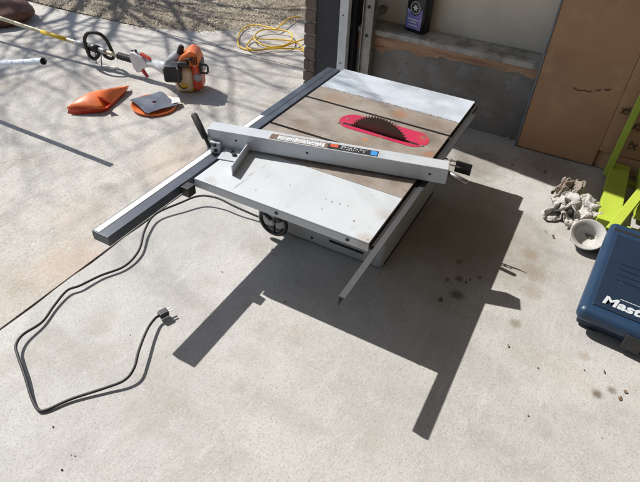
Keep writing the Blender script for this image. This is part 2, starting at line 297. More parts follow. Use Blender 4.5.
for z in (.52, .25, .9): MB().lathe([(0, .0015), (.004, .0015), (.004, 0)], 10, Matrix.Translation((1.5595, .2, z)) @ Matrix.Rotation(R(-90), 4, 'Y')).ob('screw', RUB, ws)
MB().box(1.64, 1.84, .157, .2245, 0, 2.7).ob('framing', JAMB, T)
T = thing('door_track', 'rusty galvanised garage door track beside the dark jamb', 'door track')
b = MB(); b.box(1.61, 1.613, .040, .100, .03, 2.2); b.box(1.613, 1.664, .097, .100, .03, 2.2); b.box(1.613, 1.664, .040, .043, .03, 2.2); b.box(1.594, 1.610, .094, .099, .03, 2.2)
b.ob('channel', GALV, T, bevel=.001, seg=1)
for z in (.42, .575, .74, 1.3): MB().lathe([(0, .006), (.006, .006), (.009, .003), (.009, 0)], 8, Matrix.Translation((1.6095, .07, z)) @ Matrix.Rotation(R(-90), 4, 'Y')).ob('bolt', RUB, T)
for z in (.5, 1.4): MB().box(1.65, 1.689 if z < .4 else 1.84, .05, .09, z, z + .03).ob('bracket', GALV, T, bevel=.001)
T = thing('garage_front_wall', 'brick front wall and header of the garage round the open door', 'wall')
b = MB(); b.box(-7, 7, .17, .455, 2.701, 2.9); b.box(-7, -4.2, .17, .455, 0, 2.7); b.box(2.56, 7, .17, .455, -.05, 2.7); b.ob('facade', BRICK, T)
tag(MB().box(-7, 7, -6, .6, 2.902, 3.0).ob('garage_ceiling', DRY), 'beige ceiling over the open garage', 'ceiling')
tag(MB().box(-7, 7, -6.2, -6.002, -.05, 2.9).ob('garage_rear_wall', DRY), 'beige rear wall of the garage', 'wall')
tag(MB().box(-7.2, -7.002, -6, .45, -.05, 2.9).ob('garage_far_wall', DRY), 'beige wall on the other side of the garage', 'wall')

# ================================================================ TABLE SAW
SAW = thing('table_saw', 'grey bench table saw with rusty cast top standing on the concrete garage floor', 'table saw')
D = .686
b = MB()
for x0, x1 in ((.283, .495), (.511, .799), (.815, .941)): b.box(x0, x1, -D, 0, H - .012, H)
b.box(.283, .941, -D + .001, -.001, H - .034, H - .0125)
b.ob('cast_table', CAST, SAW, bevel=.0015)
for x0, x1 in ((.4955, .5105), (.7995, .8145)): MB().box(x0, x1, -D + .002, -.002, H - .0124, H - .009).ob('mitre_slot', VOID_SHADE, SAW)
def wing(x0, x1, material):
    b = MB(); b.box(x0, x1, -D, 0, H - .006, H); b.box(x0, x0 + .004, -D, 0, H - .036, H - .006); b.box(x0 + .004, x1, -D, -D + .004, H - .036, H - .006); b.box(x0 + .004, x1, -.004, 0, H - .036, H - .006)
    return b
wn = wing(0, .281, WINGN).ob('extension_wing', WINGN, SAW, bevel=.0015); wn['label'] = 'pale grey painted steel extension wing'
b = wing(.943, 1.193, WINGF); wf = b.ob('extension_wing', WINGF, SAW, bevel=.0015); wf['label'] = 'mottled pale blue-grey extension wing with rusty edge'
def disc(c, nrm, r, h=.004, seg=16):
    q = Vector(nrm).to_track_quat('Z', 'Y').to_matrix().to_4x4(); q.translation = Vector(c)
    return MB().lathe([(0, h), (r * .85, h), (r, h * .6), (r, 0), (0, 0)], seg, q)
for y in (-.345, -.612): disc((-.0002, y, H - .018), (-1, 0, 0), .0065, .003).ob('bolt', RUB, wn, smooth=False)
disc((-.0002, -.072, H - .018), (-1, 0, 0), .005, .001).ob('bolt_hole', WHITE, wn)
# rust fringe and burrs on the seam of the far wing
b = MB()
for i in range(95):
    y = -.02 - i * .0069 + random.uniform(-.003, .003); x = .9440 + random.uniform(-.001, .002); l = random.uniform(.001, .007) * random.random() + .001
    b.box(x, x + l, y - .0015, y + .0022, H + .0002, H + .0012)
b.ob('seam_rust', mat('seam_rust', (.32, .19, .10), .9, layers=[(60, (.2, .12, .07), .5, .6)]), wf)
# insert with slot, and blade
cx, cy, hw, hl = .699, -.432, .067, .200; sx0, sx1 = .656, .670; sy0, sy1 = -.602, -.262
ys = sorted(set([cy + hl * math.sin(a) for a in np.linspace(-math.pi / 2, math.pi / 2, 40)] + [sy0, sy1])); vs = []; fs = []
def halfw(y):
    e = hl - abs(y - cy); return hw * math.sqrt(max(0, 1 - (max(0, hw - e) / hw) ** 2)) if e < hw else hw
b = MB()
for ya, yb in zip(ys, ys[1:]):
    def q4(xa0, xa1, xb0, xb1):
        z = H + .0012; b.add([(xa0, ya, z), (xa1, ya, z), (xb1, yb, z), (xb0, yb, z)], [(0, 1, 2, 3)])
    wa, wb = halfw(ya), halfw(yb)
    if ya >= sy0 - 1e-9 and yb <= sy1 + 1e-9: q4(cx - wa, sx0, cx - wb, sx0); q4(sx1, cx + wa, sx1, cx + wb)
    else: q4(cx - wa, cx + wa, cx - wb, cx + wb)
ins = b.ob('throat_insert', RED, SAW)
bm = bmesh.new(); bm.from_mesh(ins.data); bmesh.ops.remove_doubles(bm, verts=bm.verts, dist=1e-5)
for f_ in bm.faces: f_.normal_update(); (f_.normal_flip() if f_.normal.z < 0 else None)
bm.to_mesh(ins.data); bm.free()
MB().box(sx0 - .002, sx1 + .002, sy0 - .002, sy1 + .002, H + .0001, H + .0005).ob('blade_slot', VOID_SHADE, ins)
for x, y in ((.71, -.262), (.735, -.60), (.655, -.245), (.662, -.618)): disc((x, y, H + .0013), (0, 0, 1), .006, .0008).ob('screw', STEEL, ins)
# 60-tooth blade
BR = .158; bz = H + .075 - BR; nT = 72; tilt = Matrix.Translation((.6635, -.4275, bz)) @ Matrix.Rotation(R(90), 4, 'Y')
pts = []
for k in range(nT):
    a = 2 * math.pi * k / nT; s_ = 2 * math.pi / nT
    for fa, rr in ((0, 1), (.30, .992), (.36, .945), (.55, .935), (.86, .955)): pts.append((math.cos(a + fa * s_) * BR * rr, math.sin(a + fa * s_) * BR * rr))
bl = MB().prism(pts, -.0012, .0012, tilt).ob('saw_blade', BLADE, SAW)
b = MB()
for k in range(nT):
    a = 2 * math.pi * (k + .12) / nT; c_, s_ = math.cos(a), math.sin(a)
    P = [(c_ * r_ - s_ * t_, s_ * r_ + c_ * t_) for r_, t_ in ((BR * .965, -.0016), (BR * 1.004, -.0016), (BR * 1.0, .0022), (BR * .972, .0022))]
    b.prism(P, -.0017, .0017, tilt)
b.ob('tooth_tips', TIP, bl)
MB().box(.272, .952, -D + .006, -.006, H - .040, H - .0345).ob('seam_light_block', GREY, SAW)  # unseen sheet added to stop sunlight leaking through the wing seams
MB().box(.600, .760, -.615, -.245, .30, H - .0405).ob('arbor_housing', GREY, SAW, bevel=.004)
# body under the table
X0, X1, Y0, Y1 = .300, .925, -.645, -.05
b = MB(); b.box(X0, X1, Y0, Y1, 0, H - .0405); bd = b.ob('body', BODYG, SAW, bevel=.018, seg=3)
MB().box(X0 - .002, X0 + .01, -.560, -.405, .050, .060).ob('vent_slot', VOID_SHADE, bd)
MB().box(X0 - .002, X0 + .01, -.560, -.405, .085, .095).ob('vent_slot', VOID_SHADE, bd)
disc((X0 - .0005, -.325, .035), (-1, 0, 0), .006, .003).ob('screw', RUB, bd)
MB().box(X0 + .02, X1 - .02, Y0 - .0025, Y0 + .01, .02, .028).ob('seam', VOID_SHADE, bd)
# tilt handwheel on the near side
wc = Vector((.250, -.168, .088))
b = MB(); ring = [wc + Vector((0, math.cos(a), math.sin(a))) * .062 for a in np.linspace(0, 2 * math.pi, 37)]; b.tube(ring, .0085, 8, False)
whl = b.ob('handwheel', RUB, SAW, smooth=True)
for a in (R(30), R(150), R(270)): MB().tube([wc, wc + Vector((.004, math.cos(a), math.sin(a))) * .060], [.010, .007], 8).ob('spoke', BLACK, whl, smooth=True)
MB().tube([wc + Vector((-.012, 0, 0)), wc + Vector((.06, 0, 0))], .013, 12).ob('hub', GREY, whl, smooth=True)
MB().tube([wc + Vector((.002, -.03, -.050)), wc + Vector((.02, -.03, -.052)), wc + Vector((.03, -.03, -.052))], [.006, .010, .008], 10).ob('crank_knob', RUB, whl, smooth=True)
# front rail
rz = .372
fr = MB().box(-.387, 1.195, .024, .094, rz - .036, rz).ob('front_rail', RAIL, SAW, bevel=.002)
MB().box(-.382, .552, .066, .088, rz + .0006, rz + .0014).ob('scale_tape', TAPE, fr)
MB().box(.556, 1.19, .056, .058, rz + .0003, rz + .0009).ob('rail_groove', VOID_SHADE, fr)
b = MB()
for i in range(110):
    x = -.376 + i * .0083; b.box(x, x + .0012, .067, .067 + (.012 if i % 6 == 0 else .006), rz + .0016, rz + .0020)
b.ob('scale_marks', GREY, fr)
MB().box(-.05, -.012, -.012, .0235, rz - .042, rz - .004).ob('rail_bracket', BLACK, SAW, bevel=.002)
MB().box(.02, 1.18, .0012, .0235, rz - .030, rz - .012).ob('rail_spacer', RAIL, SAW, bevel=.002)
# rear angle-iron rail
b = MB(); b.box(-.245, 1.075, -.726, -.705, .3735, .3765); b.box(-.245, 1.075, -.708, -.705, .338, .3735)
b.ob('rear_rail', mat('rear_rail_steel', (.016, .016, .017), .75, .0, layers=[(14, (.028, .027, .025), .48, .66)], spots=[(-.05, -.715, .56, (.055, .055, .057), 1, .25)]), SAW, bevel=.001)
MB().box(.006, 1.187, -.7035, -.6865, H - .028, H - .010).ob('rear_gap_shade', VOID_SHADE, SAW)  # black strip painted in for the shade of the gap behind the table
# power cord, lying from under the saw to the plug
cp = [(160, 315, .024), (154.5, 319, .026), (147, 330, .034), (139, 350, .04), (134, 368, .034), (124.5, 380, .022), (104.7, 388, .014), (71, 399, .008), (46, 410, .006), (37.7, 409, .006), (31.4, 397, .010), (25, 376, .02), (17.6, 355, .026), (16, 345, .026),
      (23, 334.5, .022), (42, 322, .012), (54.5, 305, .012), (67, 290.5, .016), (80, 285.5, .016), (100.6, 275.5, .012), (124.7, 266, .012), (139, 250, .018), (145, 229.5, .022), (155.7, 214, .024), (180, 203, .034), (199, 196, .042), (217, 198, .045), (236, 207, .036), (262, 218, .02)]
path = smooth_path([G(x, y, z) for x, y, z in cp] + [Vector((.33, -.12, .03))], 8)
pc = MB().tube(path, .0048, 8).ob('power_cord', RUB, SAW, smooth=True)
p0 = G(160, 315, .024); dr = (G(171, 309.5, .024) - p0).normalized(); Mf = frame(p0 + dr * .004, dr)
pl = MB().box(-.008, .026, -.014, .014, -.011, .011, Mf).ob('plug', BLACK, pc, bevel=.004)
for dy in (-.0065, .0065): MB().box(.026, .043, dy - .0032, dy + .0032, .003, .0048, Mf).ob('prong', STEEL, pl)
MB().tube([Mf @ Vector((.026, 0, -.005)), Mf @ Vector((.046, 0, -.005))], .0024, 8).ob('prong', STEEL, pl)

# ================================================================ RIP FENCE (lying skewed over the table)
FN = thing('rip_fence', 'long grey rip fence lying skewed across the saw table', 'rip fence')
a0 = Vector((.234, .102, H + .015)); a1 = Vector((.468, -.780, H + .004)); LF = (a1 - a0).length
FM = frame(a0, a1 - a0); 
beam = MB().box(0, LF, -.031, .031, 0, .063, FM).ob('beam', FENCE, FN, bevel=.003)
# frame(): local y points to +X (away from the camera)
for s_ in (.115, .395, LF - .062):
    q = (FM.to_3x3() @ Vector((0, -1, 0)))
    disc(FM @ Vector((s_, -.0312, .032)), q, .0045, .0012, 12).ob('screw_hole', VOID_SHADE, beam)
def stk(name, s0, s1, v0, v1, z, material, parent): return MB().box(s0, s1, v0, v1, .0634 + z, .0638 + z, FM).ob(name, material, parent)
st = stk('warning_sticker', .245, .655, -.026, .012, 0, STK1, beam)
stk('sticker_field', .275, .455, -.023, .006, .0005, PALE, st)
stk('sticker_field', .468, .655, -.025, .010, .0005, STK2, st)
stk('sticker_field', .475, .505, -.012, .008, .0010, STK4, st)
stk('sticker_field', .628, .652, -.022, .006, .0010, STK3, st)
b = MB()
def worn(b, s0, s1, rows, hgt, cw):                                  # rows of worn print, too rubbed to read
    for v in rows:
        s_ = s0
        while s_ < s1:
            w_ = cw * random.uniform(.6, 1.3)
            for k in range(random.choice((1, 2, 2, 3))):
                a_, c_ = s_ + w_ * random.random() * .6, v + random.uniform(-hgt, hgt * .3); dx, dv = random.choice(((w_ * .3, hgt * .9), (w_ * .7, hgt * .35)))
                b.box(a_, a_ + dx, c_, c_ + dv,   .0645, .0647, FM)
            s_ += w_ * (1.25 if random.random() < .85 else 2.6)
worn(b, .28, .45, (-.017, -.0085, .0005), .0042, .0045); b.ob('small_print', INK, st)
b = MB(); worn(b, .515, .615, (-.014, -.001), .007, .009)
for f_ in range(len(b.v)): b.v[f_] = (b.v[f_][0], b.v[f_][1], b.v[f_][2] + .0006)
b.ob('large_print', PALE, st)
# T head on the front rail
tb = MB(); tb.box(.160, .165, -.198, .03, -.0125, .030, FM); tb.box(.068, .160, -.110, .03, -.0125, -.0085, FM); tb.box(.03, .155, -.028, .028, -.0085, -.0005, FM); th = tb.ob('rail_clamp', FENCE, FN, bevel=.0012)
for s_, v in ((.105, -.052), (.122, -.072)):
    MB().lathe([(0, .010), (.007, .010), (.0075, .006), (.0105, .004), (.0105, 0)], 6, FM @ Matrix.Translation((s_, v, -.0084))).ob('bolt', RUB, th)
hb = MB().box(-.010, -.0015, -.030, .010, -.045, .030, FM).ob('end_bracket', FENCE, FN, bevel=.0015)
q = FM.to_3x3() @ Vector((-1, -.25, 0))
MB().box(.016, .056, -.053, -.0335, -.026, .020, FM).ob('side_plate', FENCE, FN, bevel=.0012)
for s_, z in ((.036, .010), (.038, -.012)): disc(FM @ Vector((s_, -.0535, z)), FM.to_3x3() @ Vector((0, -1, 0)), .007, .004).ob('bolt', RUB, hb)
hp0 = Vector((.178, .066, .400)); hp1 = Vector((.225, .170, .492))
hdl = MB().tube([hp0, hp0.lerp(hp1, .25), hp0.lerp(hp1, .3), hp0.lerp(hp1, .6), hp0.lerp(hp1, .95), hp1], [.0065, .0065, .012, .0135, .013, .009], 12).ob('clamp_handle', RUB, FN, smooth=True)
# blade guard bracket sticking out behind the rear rail, in line with the blade
gb = MB().box(.648, .651, -.832, -.768, .322, .373).ob('guard_plate', BLACK, SAW, bevel=.001)
for y, z in ((-.800, .357), (-.812, .338)): disc((.6478, y, z), (-1, 0, 0), .004, .001).ob('plate_hole', VOID_SHADE, gb)
for x, z in ((.652, .365), (.640, .352)): MB().tube([(x, -.700, z), (x, -.790, z)], .0032, 8).ob('threaded_rod', STEEL, SAW, smooth=True)
MB().lathe([(0, .006), (.007, .006), (.007, 0), (0, 0)], 6, Matrix.Translation((.652, -.745, .365)) @ Matrix.Rotation(R(90), 4, 'X')).ob('nut', STEEL, SAW)
MB().tube([(.622, -.735, .327), (.604, -.835, .318)], .0105, 16).ob('bracket_pin', STEEL, SAW, smooth=True)

# ================================================================ CARTON, POLE, STAND
T = thing('cardboard_carton', 'tall brown cardboard carton leaning at the garage wall with marker scribbles', 'carton')
b = MB(); b.box(1.622, 1.680, -1.285, -.888, .004, 1.75); pn = b.ob('front_panel', CARD, T, bevel=.004)
MB().box(1.619, 1.684, -.8875, -.879, .003, 1.75).ob('edge_shade', CARDE, T)  # narrow side of the carton, its shade painted as a blue-grey strip
MB().prism([(1.6215, -1.2855), (1.614, -1.345), (1.66, -2.3), (1.70, -2.3), (1.68, -1.2855)], .10, 1.75).ob('side_panel', CARD, T, bevel=.003)
MB().prism([(1.645, -1.287), (1.61, -1.36), (1.665, -2.3), (1.70, -2.3), (1.69, -1.287)], .003, .097).ob('bottom_flap', CARD, T, bevel=.003)
def scrib(pts, x=1.619, r=.0022): return MB().tube(smooth_path([(x, y, z) for y, z in pts], 5), r, 5)
b = scrib([(-1.062, .387), (-1.09, .379), (-1.12, .386), (-1.135, .382), (-1.15, .392)], 1.6215, .0026); b.tube([(1.6215, -1.165, .396), (1.6215, -1.185, .405)], .0028, 5); b.tube(smooth_path([(1.6215, -1.20, .412), (1.6215, -1.215, .411), (1.6215, -1.225, .419)], 3), .0036, 5)
b.ob('marker_scribble', FAINT, pn)
for oy, oz, sc_ in ((-1.325, .335, 1), (-1.40, .27, 1.1), (-1.42, .17, 1.1), (-1.50, .25, 1.2)):
    MB().tube(smooth_path([(1.609 - (oy + 1.345) * .05 if oy < -1.345 else 1.6105, oy + math.cos(t * 1.9 + oz * 9) * .018 * sc_, oz + math.sin(t * 2.6) * .022 * sc_) for t in range(7)], 6), .002, 5).ob('marker_writing', FAINT, T)
lp0 = Vector((1.532, -1.358, .022)); lp1 = Vector((1.592, -1.365, .42)); dirp = (lp1 - lp0).normalized()
tag(MB().box(0, 1.5, -.016, .016, -.012, .012, frame(lp0, dirp, Vector((-1, 0, 0)))).ob('lime_pole', LIME, bevel=.003), 'lime green flat pole leaning upright against the cardboard carton', 'pole')
T = thing('folding_stand', 'lime green folded stand lying behind the blue case, its flat rails pointing at the carton', 'folding stand')
def plank(pa, pb, w_, t_, name, material=LIME, lean=0):
    d = pb - pa; M = frame(pa, d); return MB().box(0, d.length, -w_ / 2, w_ / 2, -t_, 0, M).ob(name, material, T, bevel=.004)
plank(Vector((1.04, -1.400, .070)), Vector((1.60, -1.408, .070)), .092, .05, 'rail')
plank(Vector((1.20, -1.560, .070)), Vector((1.62, -1.545, .070)), .105, .05, 'rail')
plank(G(611, 229, .094), G(652, 178, .15), .042, .024, 'cross_leg')
MB().box(1.10, 1.13, -1.70, -1.38, .0, .0195).ob('foot', LIME, T, bevel=.003)
MB().box(1.52, 1.55, -1.62, -1.39, .0, .0195).ob('foot', LIME, T, bevel=.003)
plank(Vector((1.30, -1.53, .118)), Vector((1.37, -1.60, .130)), .07, .046, 'end_cap', RED)

# ================================================================ BLUE CASE
T = thing('tool_case', 'dark blue moulded plastic tool case with silver lettering on its lid', 'tool case')
CM = Matrix.Translation((.395, -1.352, 0)) @ Matrix.Rotation(R(-5), 4, 'Z')
MB().box(.015, .58, -.56, -.015, .006, .048, CM).ob('lower_shell', CASE, T, bevel=.012, seg=3)
CASEL = mat('case_lid_plastic', (.015, .042, .09), .42, layers=[(5, (.020, .048, .095), .48, .66), (60, (.012, .024, .05), .56, .7), (22, (.12, .16, .21), .66, .74, (1, 1, 1), .6)], bump=[(220, .2, .001)])
lid = MB().box(-.022, .60, -.58, 0, .0495, .112, CM).ob('lid', CASEL, T, bevel=.028, seg=5)
MB().box(.022, .50, -.52, -.035, .108, .118, CM).ob('lid_panel', CASE, lid, bevel=.006, seg=3)
for k in range(4): MB().box(.20 + k * .035, .212 + k * .035, -.42, -.08, .1185, .1205, CM).ob('ridge', CASE, lid, bevel=.001)
MB().box(.525, .545, -.5, -.02, .108, .1145, CM).ob('hinge_ridge', BLACK, lid, bevel=.003)
for y in (-.20, -.42): MB().box(-.030, -.012, y - .03, y + .03, .022, .085, CM).ob('latch', BLACK, T, bevel=.004)
for y in (-.07, -.3): MB().box(.02, .05, y - .02, y + .02, 0, .0065, CM).ob('foot', RUB, T)
cu = bpy.data.curves.new('lettering', 'FONT'); cu.body = 'Mastercraft'; cu.size = .062; cu.extrude = .0006; cu.offset = .0022; cu.shear = .18; cu.space_character = 1.03
to = bpy.data.objects.new('tmp', cu); COL.objects.link(to); bpy.context.view_layer.update()
me = bpy.data.meshes.new_from_object(to.evaluated_get(bpy.context.evaluated_depsgraph_get())); bpy.data.objects.remove(to)
TM = CM @ Matrix.Translation((.045, -.062, .1193)) @ Matrix.Rotation(R(-90), 4, 'Z')
me.transform(TM); link('lettering', me, CASETXT, lid)
MB().box(.097, .100, -.40, -.115, .1187, .1197, CM).ob('letter_bar', CASETXT, lid)

# ================================================================ CUP and RAGS
c = G(588, 235, .062); toc = (CAM - c); ax = (Vector((0, 0, 1)) * 1.0 + Vector((toc.x, toc.y, 0)).normalized() * .55).normalized()
q = ax.to_track_quat('Z', 'Y').to_matrix().to_4x4(); q.translation = c
prof = [(0, -.062), (.036, -.064), (.044, -.060), (.050, -.05), (.070, .0), (.0735, .004), (.0725, .008), (.066, .006), (.054, -.004), (.047, -.012), (.043, -.034), (.036, -.048), (0, -.050)]
cup = MB().lathe(prof, 40, q).ob('plastic_cup', CUP, smooth=True); tag(cup, 'dull white round plastic cup tipped against the crumpled rags', 'cup')
MB().prism([(math.cos(t) * .018 * (1 + .35 * math.sin(3 * t)), math.sin(t) * .013 * (1 + .3 * math.cos(2 * t))) for t in np.linspace(0, 6.28, 22)[:-1]], 0, .003, q @ Matrix.Translation((.010, .020, -.0495))).ob('dirt_patch', DIRT, cup, smooth=True)
CN = 36; CLO = np.array([-0.1364, -0.4922, 0.0034]); CHI = np.array([0.2253, -0.0215, 0.106])
